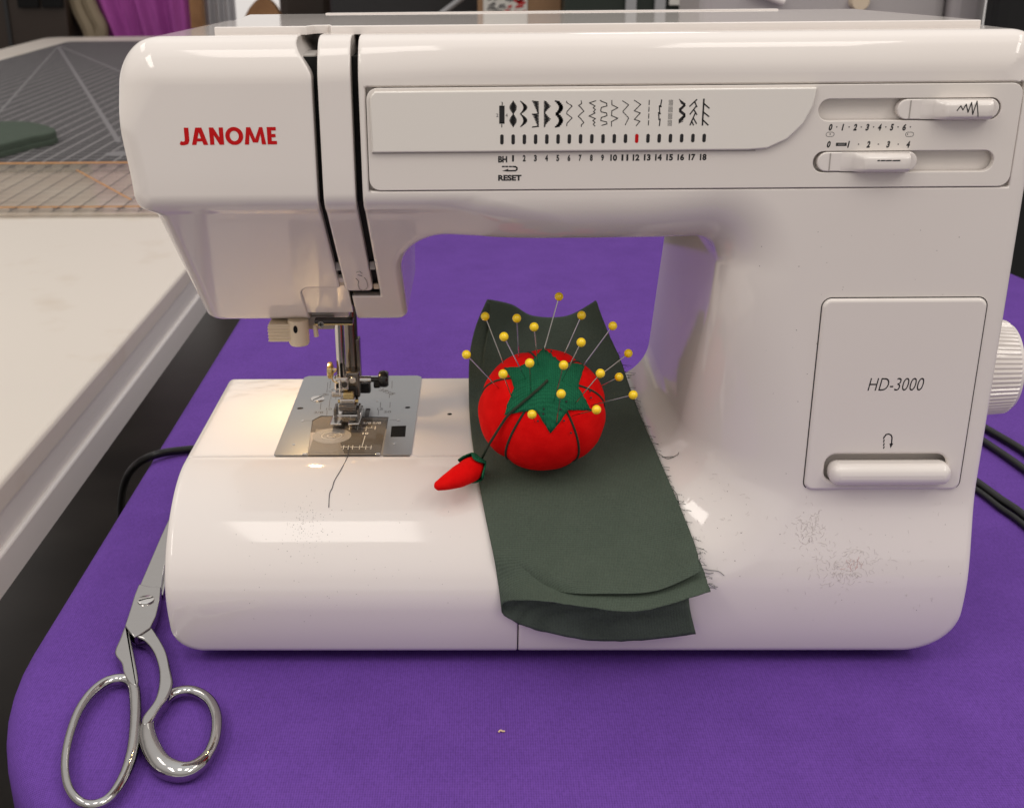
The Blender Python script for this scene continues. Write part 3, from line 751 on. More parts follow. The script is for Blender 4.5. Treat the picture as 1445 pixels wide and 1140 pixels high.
for i in range(19):
    mb = MB(); cx = 107+60*i
    def q(x, y): return zc(cx+x, y)
    def pl(pts, w=.035): mb.ribbon([q(*p) for p in pts], w, YW)
    zig = lambda a, b, n, y0=122, y1=260: [((a if k % 2 == 0 else b)(k/n), y0+(y1-y0)*k/n) for k in range(n+1)]
    if i == 0:
        pl([(-7, 152), (-7, 238)], .11); pl([(7, 152), (7, 238)], .11); pl([(-10, 152), (10, 152)], .03); pl([(-10, 238), (10, 238)], .03)
    elif i == 1: pl(zig(lambda t: -18*abs(math.sin(2*math.pi*t))**1.3, lambda t: 18*abs(math.sin(2*math.pi*t))**1.1, 40), .036)
    elif i == 2: pl(zig(lambda t: -20+34*abs(math.sin(2*math.pi*t)), lambda t: -22+18*abs(math.sin(2*math.pi*t)), 46), .036)
    elif i == 3: pl(zig(lambda t: -16+30*((2*t) % 1), lambda t: 16, 34), .036); pl([(-18, 122), (16, 126)]); pl([(-18, 192), (16, 190)]); pl([(-18, 262), (16, 258)])
    elif i == 4: pl(zig(lambda t: -14, lambda t: -12+32*(1-abs(2*((2*t+.1) % 1)-1)), 36), .036)
    elif i == 5: pl(zig(lambda t: -14+22*abs(math.sin(2*math.pi*t)), lambda t: 2+22*abs(math.sin(2*math.pi*t)), 30), .065)
    elif i in (6, 11):
        w = [(-14, 122), (-14, 130), (16, 148), (-12, 178), (-14, 190), (16, 212), (-12, 240), (-14, 258)] if i == 6 else [(-16, 120), (18, 142), (-14, 178), (18, 212), (-2, 252)]
        for a, b_ in zip(w[:-1], w[1:]):
            nn = max(1, int(math.hypot(b_[0]-a[0], b_[1]-a[1])/12))
            for k in range(nn):
                f0, f1 = (k+.1)/nn, (k+.78)/nn; pl([(a[0]+(b_[0]-a[0])*f0, a[1]+(b_[1]-a[1])*f0), (a[0]+(b_[0]-a[0])*f1, a[1]+(b_[1]-a[1])*f1)])
    elif i == 7: pl([(4, 120), (6, 136), (-10, 146), (0, 154), (18, 176), (4, 188), (-12, 204), (4, 218), (18, 238), (6, 248), (4, 258)])
    elif i == 8: pl([(22, 120), (-12, 132), (18, 148), (8, 158), (20, 168), (10, 178), (18, 186), (-14, 202), (20, 216), (6, 226), (18, 236), (8, 246), (18, 256)])
    elif i == 9: pl([(-14, 118), (-6, 124), (20, 134), (22, 148), (-8, 156), (-12, 172), (-8, 180), (20, 186), (22, 200), (-8, 210), (-12, 226), (20, 234), (22, 244), (-6, 252)])
    elif i == 10: pl([(-12, 118), (-12, 142), (20, 158), (-12, 174), (-14, 200), (20, 214), (-14, 232), (-14, 256)])
    elif i == 12: pl([(-12, 118), (22, 140), (-12, 174), (20, 186), (-12, 220), (18, 230), (-2, 254)])
    elif i == 13:
        for k in range(4): pl([(8-k*1.2, 118+36*k), (6.8-k*1.2, 142+36*k)], .035)
    elif i == 14:
        pl([(14, 116), (8, 152)], .045); pl([(12, 152), (2, 148), (4, 190)], .045); pl([(8, 190), (-2, 184), (0, 222)], .045); pl([(6, 218), (2, 254)], .045)
    elif i == 15:
        for k in range(4):
            for j in (-9, -3, 3, 9): pl([(j+4-k*2, 116+36*k), (j+3-k*2, 146+36*k)], .018)
    elif i == 16:
        for k in range(4): pl([(-12+k*3, 112+k*7), (20, 136+k*4), (-12, 164+k*5), (20, 190+k*5), (-14, 222+k*6), (14-k*2, 206+k*8)], .026)
    elif i == 17:
        pl([(22, 114), (-16, 150)], .05); pl([(12, 128), (22, 152)], .05); pl([(18, 150), (-14, 192)], .05); pl([(6, 168), (22, 194)], .05); pl([(14, 186), (-14, 250)], .05); pl([(4, 214), (20, 242)], .05); pl([(-6, 228), (4, 250)], .05)
    elif i == 18:
        pl([(0, 112), (-4, 180), (-8, 250)], .065); pl([(-2, 134), (28, 160)], .055); pl([(-4, 180), (26, 204)], .055); pl([(-6, 222), (22, 250)], .055)
    mb.build('stitch_symbol', m_ink, cp, False)
    # tick slot under the symbol; the chosen one is red
    a, b_ = zc(107+60*i, 352-i*.7), zc(107+60*i, 300-i*.2)
    mesh_obj('stitch_tick', [(x, YW, z) for x, z in rrect(a[0]-.07, a[0]+.07, a[1]-0.02, b_[1], .068, 4)], [tuple(range(20))], m_red_ink if i == 12 else m_ink, cp, False)
    if i == 12: cp.children[-1]['label'] = 'red tick of the chosen stitch'
    if i > 0:
        w = 16 if i < 10 else 38
        a, b_ = zc(107+60*i-w/2, 450-i*.4), zc(107+60*i+w/2, 415-i*.4)
        s = str(i); lettering('number', s, a[0]+(.02 if s == '1' else 0), b_[0]-(.02 if s == '1' else 0), a[1], b_[1], YP, m_ink, cp, .05)
def lz(name, s, x0, x1, y0, y1, y=YP, bold=.03, mm=None):
    a, b_ = zc(x0, y1), zc(x1, y0); lettering(name, s, a[0], b_[0], a[1], b_[1], y, mm or m_ink, cp, bold)
lz('lettering', 'BH', 87, 136, 420, 455, bold=.05); lz('lettering', 'RESET', 87, 213, 520, 553, bold=.05)
lz('number', '3', 101, 113, 127, 145, YW, 0); lz('number', '1', 104, 109, 246, 263, YW, 0); lz('number', '2', 76, 88, 189, 207, YW, 0); lz('number', '4', 126, 138, 189, 207, YW, 0)
mb = MB()
for x in (110, 128, 148): mb.ribbon([zc(x, 476), zc(x+10, 476)], .06, YP)
mb.ribbon([zc(*p) for p in ((166, 476), (180, 477), (188, 483), (188, 492), (180, 498), (140, 499))], .06, YP)
a, b_, c = zc(108, 500), zc(142, 488), zc(142, 503); mb.add([(p[0], YP, p[1]) for p in (a, b_, c)], [(0, 2, 1)])
mb.build('reset_arrow', m_ink, cp, False)
def zs(cx, cy): return front(1100+cx/4.188, 80+cy/4.188)
def ls(s, cx, cy, w, h, sh=.2):
    a, b_ = zs(cx-w/2, cy+h/2), zs(cx+w/2, cy-h/2); lettering('number', s, a[0], b_[0], a[1], b_[1], YP, m_ink, cp, .05, sh)
for k, cx in enumerate((301, 373, 446, 518, 591, 663, 736)): ls(str(k), cx, 418, 18 if k == 1 else 26, 40)
for k, cx in enumerate((290, 407, 524, 641, 759)): ls(str(k), cx, 519, 18 if k == 1 else 26, 40)
for row, cy in (((337, 410, 482, 555, 627, 699, 772), 416), ((466, 583, 700), 518)):
    for cx in row:
        p = zs(cx, cy); mesh_obj('scale_dot', [(x, YP, z) for x, z in circ(p[0], p[1], .028, 8)], [tuple(range(8))], m_ink, cp, False)
for cx, dx in ((298, 0), (767, -12)):
    mb = MB(); p = zs(cx, 460); q_ = rrect(p[0]-.16, p[0]+.16, p[1]-.085, p[1]+.085, .084, 5)
    mb.ribbon(q_+[q_[0]], .018, YP); d = zs(cx+dx, 459); mb.add([(x, YP, z) for x, z in circ(d[0], d[1], .026, 8)], [tuple(range(8))]); mb.build('needle_position_icon', m_ink, cp, False)
p = zs(364, 519); mb = MB(); mb.ribbon([(p[0]-.17, p[1]), (p[0]+.17, p[1])], .13, YP); mb.build('buttonhole_icon', m_ink, cp, False)
mesh_obj('buttonhole_icon', [(x, YP-.002, z) for x, z in rrect(p[0]-.14, p[0]+.14, p[1]-.028, p[1]+.028, .01, 1)], [tuple(range(8))], m_inkgrey, cp, False)
def slider(x0, x1, rx0, rx1, z0, z1):
    mb = MB().prism(rrect(x0, x1, z0, z1, (z1-z0)/2-.01, 8), .30, -.06, 'Y', .05)
    o = mb.build('slider', m_white, cp)
    prof = [(rx0-.75, -.06), (rx0-.25, -.12), (rx0, -.50), (rx0+.25, -.62), (rx1-.25, -.62), (rx1-.05, -.52), (rx1, -.06)]
    V = []; 
    for z, s in ((z0+.01, .55), (z0+.10, .9), (z0+.22, 1.0), (z1-.22, 1.0), (z1-.10, .9), (z1-.01, .55)):
        V += [(x, -.05+(y+.05)*s, z) for x, y in prof]
    n = len(prof); Fc = [(r*n+i, r*n+i+1, (r+1)*n+i+1, (r+1)*n+i) for r in range(5) for i in range(n-1)]
    Fc += [tuple(range(n))[::-1], tuple(range(5*n, 6*n))]
    mesh_obj('slider_grip', V, Fc, m_white, cp, True, 50)
    MB().box((x0+.47, -.072, z0+.04), (x0+.52, -.05, z1-.04)).build('slider_groove', m_grey, cp, False)
slider(16.48, 20.49, 18.15, 20.12, 25.47, 26.26); slider(13.52, 17.52, 15.2, 17.15, 23.42, 24.20)
mb = MB(); mb.ribbon([(lambda p: (p[0], p[1]))(onY(1100+x/4.188, 80+y/4.188, -.63)[[0, 2]]) for x, y in ((1050, 320), (1072, 292), (1084, 316), (1104, 282), (1114, 330), (1136, 272), (1142, 342), (1168, 264), (1174, 354))], .04, -.628); mb.build('zigzag_icon', m_ink, cp, False)
mb = MB()
for x0, x1 in ((582, 592), (601, 624), (632, 661), (671, 712)):
    a, b_ = onY(1100+x0/4.188, 80+616/4.188, -.63), onY(1100+x1/4.188, 80+615/4.188, -.63); mb.ribbon([(a[0], a[2]), (b_[0], b_[2])], .05, -.628)
mb.build('stitch_length_icon', m_ink, cp, False)

# ---------- maker name, front panel with reverse lever
a, b_ = front(254, 205), front(389.5, 179.5)
bw, bh = b_[0]-a[0], b_[1]-a[1]
def glyphs():      # heavy letters, each a list of convex strokes in a 100 x 19 field
    def ell(cx, cy, rx, ry, ix, iy, n=28): return [[(cx+rx*math.cos(t0), cy+ry*math.sin(t0)), (cx+rx*math.cos(t1), cy+ry*math.sin(t1)), (cx+ix*math.cos(t1), cy+iy*math.sin(t1)), (cx+ix*math.cos(t0), cy+iy*math.sin(t0))] for t0, t1 in ((2*math.pi*i/n, 2*math.pi*(i+1)/n) for i in range(n))]
    J = [[(5.5, 19), (5.5, 6), (10.2, 5), (10.2, 19)], [(5.5, 6.2), (5.2, 4.4), (8.6, .9), (10.2, 5)], [(5.2, 4.4), (4.2, 3.7), (4.4, -.6), (8.6, .9)], [(4.2, 3.7), (2.4, 3.9), (1.2, -.3), (4.4, -.6)], [(2.4, 3.9), (1.4, 4.6), (-.2, 1.0), (1.2, -.3)]]
    A = [[(17.2, 19), (12.4, 0), (17.0, 0), (20.6, 14.5)], [(17.2, 19), (20.6, 14.5), (24.6, 0), (29.4, 0), (23.6, 19)], [(17.6, 7.2), (16.8, 3.8), (24.6, 3.8), (23.8, 7.2)]]
    A2 = [A[0], [(17.2, 19), (20.4, 13.8), (23.6, 19)], [(20.4, 13.8), (24.4, 0), (29.2, 0), (23.6, 19)], A[2]]
    N_ = [[(31.2, 19), (31.2, 0), (35.6, 0), (35.6, 19)], [(31.2, 19), (35.6, 19), (45.4, 0), (41.0, 0)], [(41.2, 19), (41.2, 0), (45.6, 0), (45.6, 19)]]
    O = ell(56.6, 9.5, 9.2, 9.9, 4.6, 5.6)
    M_ = [[(69.4, 19), (66.8, 0), (71.2, 0), (73.0, 19)], [(69.4, 19), (73.6, 19), (78.6, 4.2), (75.4, 2.2)], [(78.6, 4.2), (75.4, 2.2), (80.6, 2.2)], [(82.6, 19), (86.0, 19), (80.6, 2.2), (77.2, 4.2)], [(83.0, 19), (86.0, 19), (88.8, 0), (84.4, 0)]]
    E = [[(90.4, 19), (90.4, 0), (94.8, 0), (94.8, 19)], [(94, 19), (94, 15.2), (99.6, 15.2), (99.6, 19)], [(94, 11.4), (94, 7.8), (99.0, 7.8), (99.0, 11.4)], [(94, 3.8), (94, 0), (100, 0), (100, 3.8)]]
    return J+A2+N_+O+M_+E
mb = MB()
for k, g in enumerate(glyphs()):
    pl_ = [(a[0]+x/100*bw, -.010-.00005*k, a[1]+max(z, -.3)/19*bh) for x, z in g]
    ar = sum(pl_[i][0]*pl_[(i+1) % len(pl_)][2]-pl_[(i+1) % len(pl_)][0]*pl_[i][2] for i in range(len(pl_)))
    mb.add(pl_ if ar > 0 else pl_[::-1], [tuple(range(len(pl_)))])
mb.build('brand_lettering', m_red_ink, fc, False)
fp = curve_plate('front_panel', rrect(HX0, HX1, HZ0, HZ1, .38), [rrect(15.14, 20.5, 9.62, 10.94, .5)], m_white, sm, lambda u, v, h: (u, .03-h, v), .17, .15, 5)
gq = rrect(HX0-.01, HX1+.01, HZ0-.01, HZ1+.01, .4); MB().ribbon(gq+[gq[0]], .075, -.004).build('panel_gap', m_dark, fp, False)
YF = -.143
def fz(px, py): p = onY(px, py, YF); return (p[0], p[2])
a, b_ = fz(1224, 551.5), fz(1305, 533); lettering('lettering', 'HD-3000', a[0], b_[0], a[1], b_[1], YF, m_ink, fp, -.006, .2)
def z9(cx, cy): return fz(1080+cx/2.78, 390+cy/2.78)
mb = MB()
for y0, y1 in ((674, 668), (663, 655), (649, 641), (636, 629)): mb.ribbon([z9(464, y0), z9(466, y1)], .055, YF)
mb.ribbon([z9(*p) for p in ((468, 628), (474, 620), (484, 618), (493, 622), (497, 632), (495, 656))], .06, YF)
mb.add([(p[0], YF, p[1]) for p in (z9(487, 655), z9(502, 655), z9(491, 674))], [(0, 2, 1)]); mb.build('reverse_arrow', m_ink, fp, False)
MB().box((15.3, -.78, 9.62), (20.62, .4, 10.62), .42, 5).build('reverse_lever', m_white, fp)

# ---------- hand wheel
hw = []; nT = 64
prof = [(1.0, 24.52), (1.75, 24.50), (2.02, 24.40), (2.10, 24.25), (2.18, 24.2), (2.34, 22.35), (2.3, 22.05)]
V = []; Fc = []; nn = nT*4
for k, (r, h) in enumerate(prof):
    for j in range(nn):
        t = 2*math.pi*j/nn; g = .06 if (k >= 4 and j % 4 in (0, 1)) else 0
        V.append((h, 4.25+(r-g)*math.cos(t), 13.45+(r-g)*math.sin(t)))
for k in range(len(prof)-1):
    for j in range(nn): Fc.append((k*nn+j, k*nn+(j+1) % nn, (k+1)*nn+(j+1) % nn, (k+1)*nn+j))
Fc.append(tuple(range(nn)))
hwo = mesh_obj('hand_wheel', V, Fc, m_white, sm, True, 25)

# ---------- needle plate
m_well = mat('bobbin_well_grey', (.30, .27, .23), .4)
def pz(cx, cy, z=ZB): return onZ(370+cx/5.18, 440+cy/5.18, z)[:2]     # measured on the enlargement of the plate
ZP = ZB+.055
NPX0, NPX1, NPY0, NPY1 = -10.38, -3.56, 5.42, 16.72
cov = [pz(330, 1040), pz(372, 800), pz(430, 772), pz(920, 782), pz(868, 1040)]
hole = [pz(318, 1090), pz(366, 800), pz(428, 766), pz(924, 776), pz(874, 1090)]
hole[0] = (hole[0][0], NPY0-.3); hole[-1] = (hole[-1][0], NPY0-.3)
outer = [(NPX0+.08, NPY0), (hole[0][0], NPY0)] + list(map(tuple, hole[1:4])) + [(hole[-1][0], NPY0), (NPX1-.08, NPY0), (NPX1, NPY0+.1), (NPX1, NPY1-.25), (NPX1-.25, NPY1), (NPX0+.25, NPY1), (NPX0, NPY1-.25), (NPX0, NPY0+.1)]
h1 = pz(278, 712); h2 = pz(1063, 706); slotn = pz(690, 690)
sq = [pz(945, 842), pz(1052, 838), pz(1046, 920), pz(938, 922)]
npl = sheet_plate('needle_plate', [tuple(p) for p in outer], [circ(*h1, .17, 14), circ(*h2, .15, 14), [tuple(p) for p in sq], rrect(-7.35, -6.35, 9.75, 10.05, .12), rrect(-7.55, -7.3, 10.4, 11.6, .1), rrect(-6.35, -6.1, 10.4, 11.6, .1)], ZP-.1, ZP, m_brushed, sm)
MB().box((NPX0+.05, NPY0+3, ZB-.05), (NPX1-.05, NPY1-.1, ZB+.004)).build('plate_well', m_dark, npl, False)
MB().box((hole[0][0], NPY0+.02, ZB-.05), (hole[-1][0], NPY0+3.4, ZB+.006)).build('bobbin_well', m_well, npl, False)
q_ = pz(405, 645); mb = MB().prism(circ(*q_, .40, 24, .40), ZP-.02, ZP+.06, 'Z', .03); sc_ = mb.build('screw', m_steel, npl)
MB().box((q_[0]-.37, q_[1]-.045, ZP+.05), (q_[0]+.37, q_[1]+.045, ZP+.066), rot=Matrix.Rotation(math.radians(52), 3, 'Z')).build('screw_slot', m_black, npl, False)
bt_ = np.array(sq); mb = MB()
for k in range(9):
    t = (k+.5)/9; a = bt_[0]*(1-t)+bt_[1]*t; d = bt_[3]*(1-t)+bt_[2]*t
    mb.box((a[0]-.022, d[1]+.03, ZP-.05), (a[0]+.022, a[1]-.03, ZP-.005))
mb.box((bt_[3][0]-.05, bt_[3][1]-.03, ZP-.09), (bt_[1][0]+.05, bt_[1][1]+.03, ZP-.04)); mb.build('release_button', m_black, npl, False)
m_etch = mat('etched_mark', (.075, .07, .07), .5); zt = ZP+.003
mb = MB()
for x, y0, y1 in ((500, 505, 560), (480, 515, 590), (545, 560, 640), (505, 600, 640), (495, 640, 700), (430, 665, 715), (475, 720, 755), (545, 700, 755), (950, 505, 560), (865, 520, 560), (930, 600, 630), (935, 660, 700), (865, 660, 700), (850, 715, 755)):
    mb.strokeZ([pz(x, y0, zt), pz(x-(y1-y0)*.10*(1 if x < 700 else .4), y1, zt)], .03, zt)
for a, b_ in (((305, 795), (360, 795)), ((932, 790), (985, 790))): mb.strokeZ([pz(*a, zt), pz(*b_, zt)], .03, zt)
tag(mb.build('guide_line', m_etch, npl, False), kind='stuff')
def flat_text(s, cx, cy, w, h, rot=0, m=m_etch, z=zt, par=npl, bold=0.0, name='plate_number'):
    c = pz(cx, cy, z); V, Fc = text_poly(s, bold); cs, sn = math.cos(math.radians(rot)), math.sin(math.radians(rot)); P = []
    for v in V:
        x, y = (v[0]-.5)*w, (v[1]-.5)*h; P.append((c[0]+x*cs-y*sn, c[1]+x*sn+y*cs, z))
    mesh_obj(name, P, Fc, m, par, False)
flat_text('5/8', 450, 610, .55, .36, 52); flat_text('1/2', 520, 575, .5, .36, 52); flat_text('3/8', 412, 735, .5, .30, 0); flat_text('10', 488, 710, .3, .3, 0)
flat_text('3/8', 888, 575, .5, .36, -40); flat_text('5/8', 938, 595, .5, .36, -40); flat_text('20', 915, 730, .4, .3, 0); flat_text('15', 862, 710, .3, .3, 0)
for c in ((230, 972), (965, 966), (840, 652), (296, 797), (996, 792)):
    q_ = pz(*c, zt); MB().prism(circ(*q_, .07, 10), zt, zt+.02, 'Z').build('plate_pin', m_steel, npl)
# clear bobbin cover with its printed ruler, bobbin beneath
cvp = [tuple(p) for p in cov]
bc = MB().prism(cvp, ZB+.045, ZP+.01, 'Z', .015).build('bobbin_cover', m_clear, sm)
zb_ = ZP+.014
mb = MB()
def cl(a, b_, w=.035): mb.strokeZ([pz(*a, zb_), pz(*b_, zb_)], w, zb_)
cl((635, 845), (835, 848)); cl((575, 985), (802, 990)); cl((752, 905), (728, 988))
for x in (640, 700, 765, 828): cl((x, 836), (x-4, 862))
for x in (680, 800): cl((x, 836), (x, 850))
for x in (597, 632, 663, 714, 760, 798): cl((x, 975), (x-5, 1005), .03)
cl((763, 846), (757, 870)); tag(mb.build('cover_ruler', m_white_ink, bc, False), kind='stuff')
flat_text('1/4', 690, 812, .42, .26, 0, m_white_ink, zb_, bc, .02, 'cover_number'); flat_text('3/8', 765, 812, .46, .26, 0, m_white_ink, zb_, bc, .02, 'cover_number'); flat_text('5/8', 838, 812, .46, .26, 0, m_white_ink, zb_, bc, .02, 'cover_number'); flat_text('10', 755, 888, .30, .26, 0, m_white_ink, zb_, bc, .02, 'cover_number')
bcs = [pz(560, 785), pz(915, 790), pz(866, 1036), pz(600, 1036), pz(560, 930)]
MB().prism([tuple(p) for p in bcs], ZB-.02, ZB+.010, 'Z').build('bobbin_case', m_black, sm)
bcn = pz(505, 922); 
bo = MB().lathe([(.01, ZB+.012), (.98, ZB+.012), (1.0, ZB+.02), (.35, ZB+.02), (.33, ZB+.021)], (bcn[0], bcn[1]+.25, 0), 'Z', 40).build('bobbin', m_bobbin, sm)
MB().loop([(bcn[0]+.52*math.cos(t), bcn[1]+.2+.45*math.sin(t), ZB+.024) for t in np.linspace(0, 2*math.pi, 28)[:-1]], .03, 6).build('bobbin_rim', m_white_ink, bo)
MB().loop([(bcn[0]+.22*math.cos(t), bcn[1]+.2+.20*math.sin(t), ZB+.024) for t in np.linspace(0, 2*math.pi, 20)[:-1]], .025, 6).build('bobbin_rim', m_white_ink, bo)
for a, b_ in (((335, 1052), (860, 1052)),):
    p, q_ = pz(*a), pz(*b_); MB().box((p[0], NPY0-.02, ZB-.02), (q_[0], NPY0+.12, ZB+.03), .02).build('hinge_bar', m_dark, bc)
for cx in (312, 845): 
    p = pz(cx, 1050); MB().box((p[0]-.13, NPY0, ZB), (p[0]+.13, NPY0+.2, ZB+.075), .03).build('hinge_clip', m_steel, bc)
# hole in the free arm
p = pz(1370, 748); mesh_obj('screw_hole', [(x, y, ZB+.006) for x, y in circ(p[0], p[1], .13, 14, .15)], [tuple(range(14))], m_black, sm, False)
p = onZ(634, 585, ZB)
# grey stain by the plate
# ---------- needle bar, presser bar and foot
def cyl(name, a, b_, r, m, par=sm, n=16, taper=None):
    return MB().tube([a, b_], [r, taper or r], n).build(name, m, par)
def at5(cx, cy, Yv): return onY(370+cx/5.18, 440+cy/5.18, Yv)
NY = 10.6
xb = at5(560, 200, NY)[0]
nb = cyl('needle_bar', (xb+.05, NY, 10.75), (xb+.05, NY, 15.0), .235, m_steel)
xp = at5(650, 250, NY+1.1)[0]
pb = cyl('presser_bar', (xp+.02, NY+1.1, 10.0), (xp+.02, NY+1.1, 15.0), .36, m_dsteel)
MB().box((xp+.28, NY+.7, 10.2), (xp+.5, NY+1.3, 12.6), .06).build('presser_bar_guide', m_dsteel, pb)
MB().box((xb+.02, NY-.30, 10.6), (xb+.16, NY-.2, 11.6), .02).build('bar_groove', m_black, nb)
nc = MB().box((xb-.32, NY-.36, 10.05), (xb+.42, NY+.32, 10.85), .12, 3).build('needle_clamp', m_steel, sm)
p = at5(528, 425, NY); 
V = []; mbk = MB().lathe([(.01, -.16), (.30, -.16), (.44, -.1), (.46, 0), (.44, .1), (.30, .16), (.01, .16)], (xb-.52, NY-.05, p[2]), 'X', 24); mbk.build('needle_clamp_screw', m_brass, nc)
MB().tube([(xb-.5, NY-.05, p[2]), (xb-.2, NY-.05, p[2])], .13, 10).build('clamp_shaft', m_steel, nc)
cyl('needle', (xb+.06, NY-.02, 8.3), (xb+.06, NY-.02, 10.2), .03, m_steel, nc, 10, .055)
MB().loop([(xb-.05+.16*math.cos(t), NY-.42, 10.42+.22*math.sin(t)) for t in np.linspace(0, 2*math.pi, 17)[:-1]], .035, 6).build('thread_hook', m_steel, nc)
MB().box((xb-.48, NY-.42, 9.75), (xb+.5, NY-.1, 10.0), .05).build('thread_guide', m_steel, nc)
# foot holder on the presser bar
hz = at5(735, 495, NY+.6)
fh = MB().box((xp-.52, NY+.25, 9.45), (xp+.46, NY+1.6, 10.9), .12, 3).build('foot_holder', m_dsteel, sm)
MB().tube([(xp+.2, NY+.6, hz[2]), (xp+1.05, NY+.6, hz[2])], .21, 14).build('screw_sleeve', m_steel, fh)
MB().tube([(xp+1.0, NY+.6, hz[2]), (xp+1.5, NY+.6, hz[2])], .14, 12).build('screw_neck', m_blackplastic, fh)
kx = onY(370+888/5.18, 440+490/5.18, NY+.6)
MB().lathe([(.01, -.26), (.36, -.26), (.44, -.16), (.46, 0), (.44, .16), (.36, .26), (.01, .26)], (kx[0], NY+.6, kx[2]), 'X', 24).build('thumb_screw', m_blackplastic, fh)
MB().box((kx[0]-.55, NY+.5, kx[2]-.52), (kx[0]-.2, NY+.75, kx[2]-.05), .08).build('screw_wing', m_blackplastic, fh)
pf = at5(690, 640, NY-.6)
ft = MB().box((xp-.55, NY-1.2, 9.25), (xp+.38, NY+.2, 9.55), .06).build('presser_foot', m_dsteel, sm)
MB().box((xp-.5, NY-.9, 9.5), (xp+.30, NY-.45, 9.82), .08, 3).build('foot_hinge', m_steel, ft)
MB().tube([(xp-.62, NY-.65, 9.62), (xp+.45, NY-.65, 9.62)], .10, 10).build('hinge_pin', m_brass, ft)
MB().box((xp-.36, NY-.55, 9.72), (xp+.20, NY-.2, 10.05), .07, 3).build('foot_latch', m_brass, ft)
V0 = MB()
for x0, x1 in ((-.92, -.30), (.02, .62)):
    b = MB().box((xp+x0, NY-2.2, 8.68), (xp+x1, NY+.4, 8.84), .06)
    b.V = [(x, y, z+(.28*max(0, (NY-1.5-y))**1.3)) for x, y, z in b.V]; V0.add(b.V, b.F)
V0.box((xp-.9, NY-1.0, 8.7), (xp+.6, NY+.4, 9.0), .08); V0.build('foot_sole', m_steel, ft)
MB().box((xp-.62, NY-1.7, 8.86), (xp+.36, NY-1.2, 8.98), .04).build('foot_bridge', m_clear, ft)
for x in (xp-.75, xp+.48): MB().box((x-.07, NY-1.2, 8.9), (x+.07, NY-.2, 9.35), .04).build('foot_arm', m_dsteel, ft)
MB().box((-7.25, 9.1, ZB), (-6.4, 11.3, ZB+.03), .01).build('feed_dog', m_dsteel, sm)
MB().tube([(xb-.02, NY-.42, 10.75), (xb-.02, NY-.42, 9.9)], .06, 8).build('guide_rod', m_steel, nc)
MB().lathe([(.01, -.05), (.15, -.05), (.17, -.02), (.17, .05), (.01, .05)], (xb+.22, NY-.38, 10.45), 'Y', 16).build('clamp_bolt', m_dark, nc)
MB().box((xb-.22, NY-.39, 10.2), (xb+.02, NY-.34, 10.62), .04).build('clamp_slot', m_black, nc, False)
MB().box((xp-.60, NY+.2, 10.1), (xp-.3, NY+.55, 10.55), .06).build('holder_lug', m_brass, fh)
MB().box((xp-.3, NY+.16, 9.6), (xp+.3, NY+.3, 10.1), .05).build('holder_face', m_dark, fh)
MB().lathe([(.01, -.06), (.17, -.06), (.2, -.02), (.2, .06), (.01, .06)], (xp+.1, NY+.18, 10.5), 'Y', 18).build('holder_bolt', m_steel, fh)
MB().box((xp-.2, NY+1.5, 9.2), (xp+.9, NY+2.0, 9.9), .1).build('foot_release_lever', m_blackplastic, fh)
MB().tube(catmull([(xb-.15, NY-.30, 11.3), (xb-.38, NY-.42, 11.0), (xb-.36, NY-.45, 10.7), (xb-.1, NY-.42, 10.55)], 5), .035, 6).build('thread_hook', m_brass, nc)
# beige threader lever, its drum and guide pins under the head
tl = at5(150, 145, 8.6)
lv = MB().box((tl[0]-.66, 8.2, tl[2]-.42), (tl[0]+.66, 9.4, tl[2]+.50), .06).build('threader_lever', m_beige, sm)
for k in range(5):
    z = tl[2]-.34+k*.17; MB().box((tl[0]-.68, 8.14, z-.035), (tl[0]+.62, 8.3, z+.035), .02).build('lever_rib', m_beige, lv)
td = at5(268, 150, 8.5); MB().tube([(td[0], 8.5, td[2]-.62), (td[0], 8.5, td[2]-.5), (td[0], 8.5, td[2]+.7)], [.46, .52, .52], 20).build('threader_drum', m_beige, lv)
p = at5(243, 130, 7.97); MB().prism(circ(p[0], p[2], .11, 12, .20), 8.0, 7.965, 'Y').build('drum_slot', m_black, lv)
p = at5(395, 150, 8.6); MB().tube([(p[0], 8.6, p[2]-.22), (p[0]-.04, 8.6, p[2]+.4)], .12, 10).build('guide_pin', m_beige, sm)
p = at5(428, 93, 8.0); sw = MB().lathe([(.01, -.1), (.15, -.1), (.19, -.05), (.19, .1)], (p[0], 8.1, p[2]), 'Y', 18).build('screw', m_steel, sm)
MB().box((p[0]-.09, 7.985, p[2]-.025), (p[0]+.09, 7.998, p[2]+.025)).build('cross_slot', m_black, sw, False); MB().box((p[0]-.025, 7.983, p[2]-.09), (p[0]+.025, 7.997, p[2]+.09)).build('cross_slot', m_black, sw, False)
a, b_ = at5(300, 120, 9.2), at5(530, 85, 9.2); MB().box((a[0], 9.0, 13.9), (b_[0], 9.3, 14.6), .05).build('lamp_bracket', m_grey, sm)
a, b_ = at5(385, 55, 8.3), at5(665, 55, 8.3); MB().box((a[0], 8.05, a[2]-.14), (b_[0], 8.6, a[2]+.02), .03).build('face_edge', m_dark, sm); MB().box((a[0], 8.0, a[2]-.22), (b_[0], 8.5, a[2]-.15), .02).build('face_rim', m_brass, sm)
for x, y in ((-11.5, 2.5), (-11.5, 14), (19, 2.5), (19, 14)):
    MB().tube([(x, y, 0.0), (x, y, 1.3)], [1.1, 1.0], 18).build('rubber_foot', m_blackplastic, sm)
MB().box((-11.8, 1.4, .15), (18.6, 15.6, .9), .1).build('base_plate', m_blackplastic, sm)
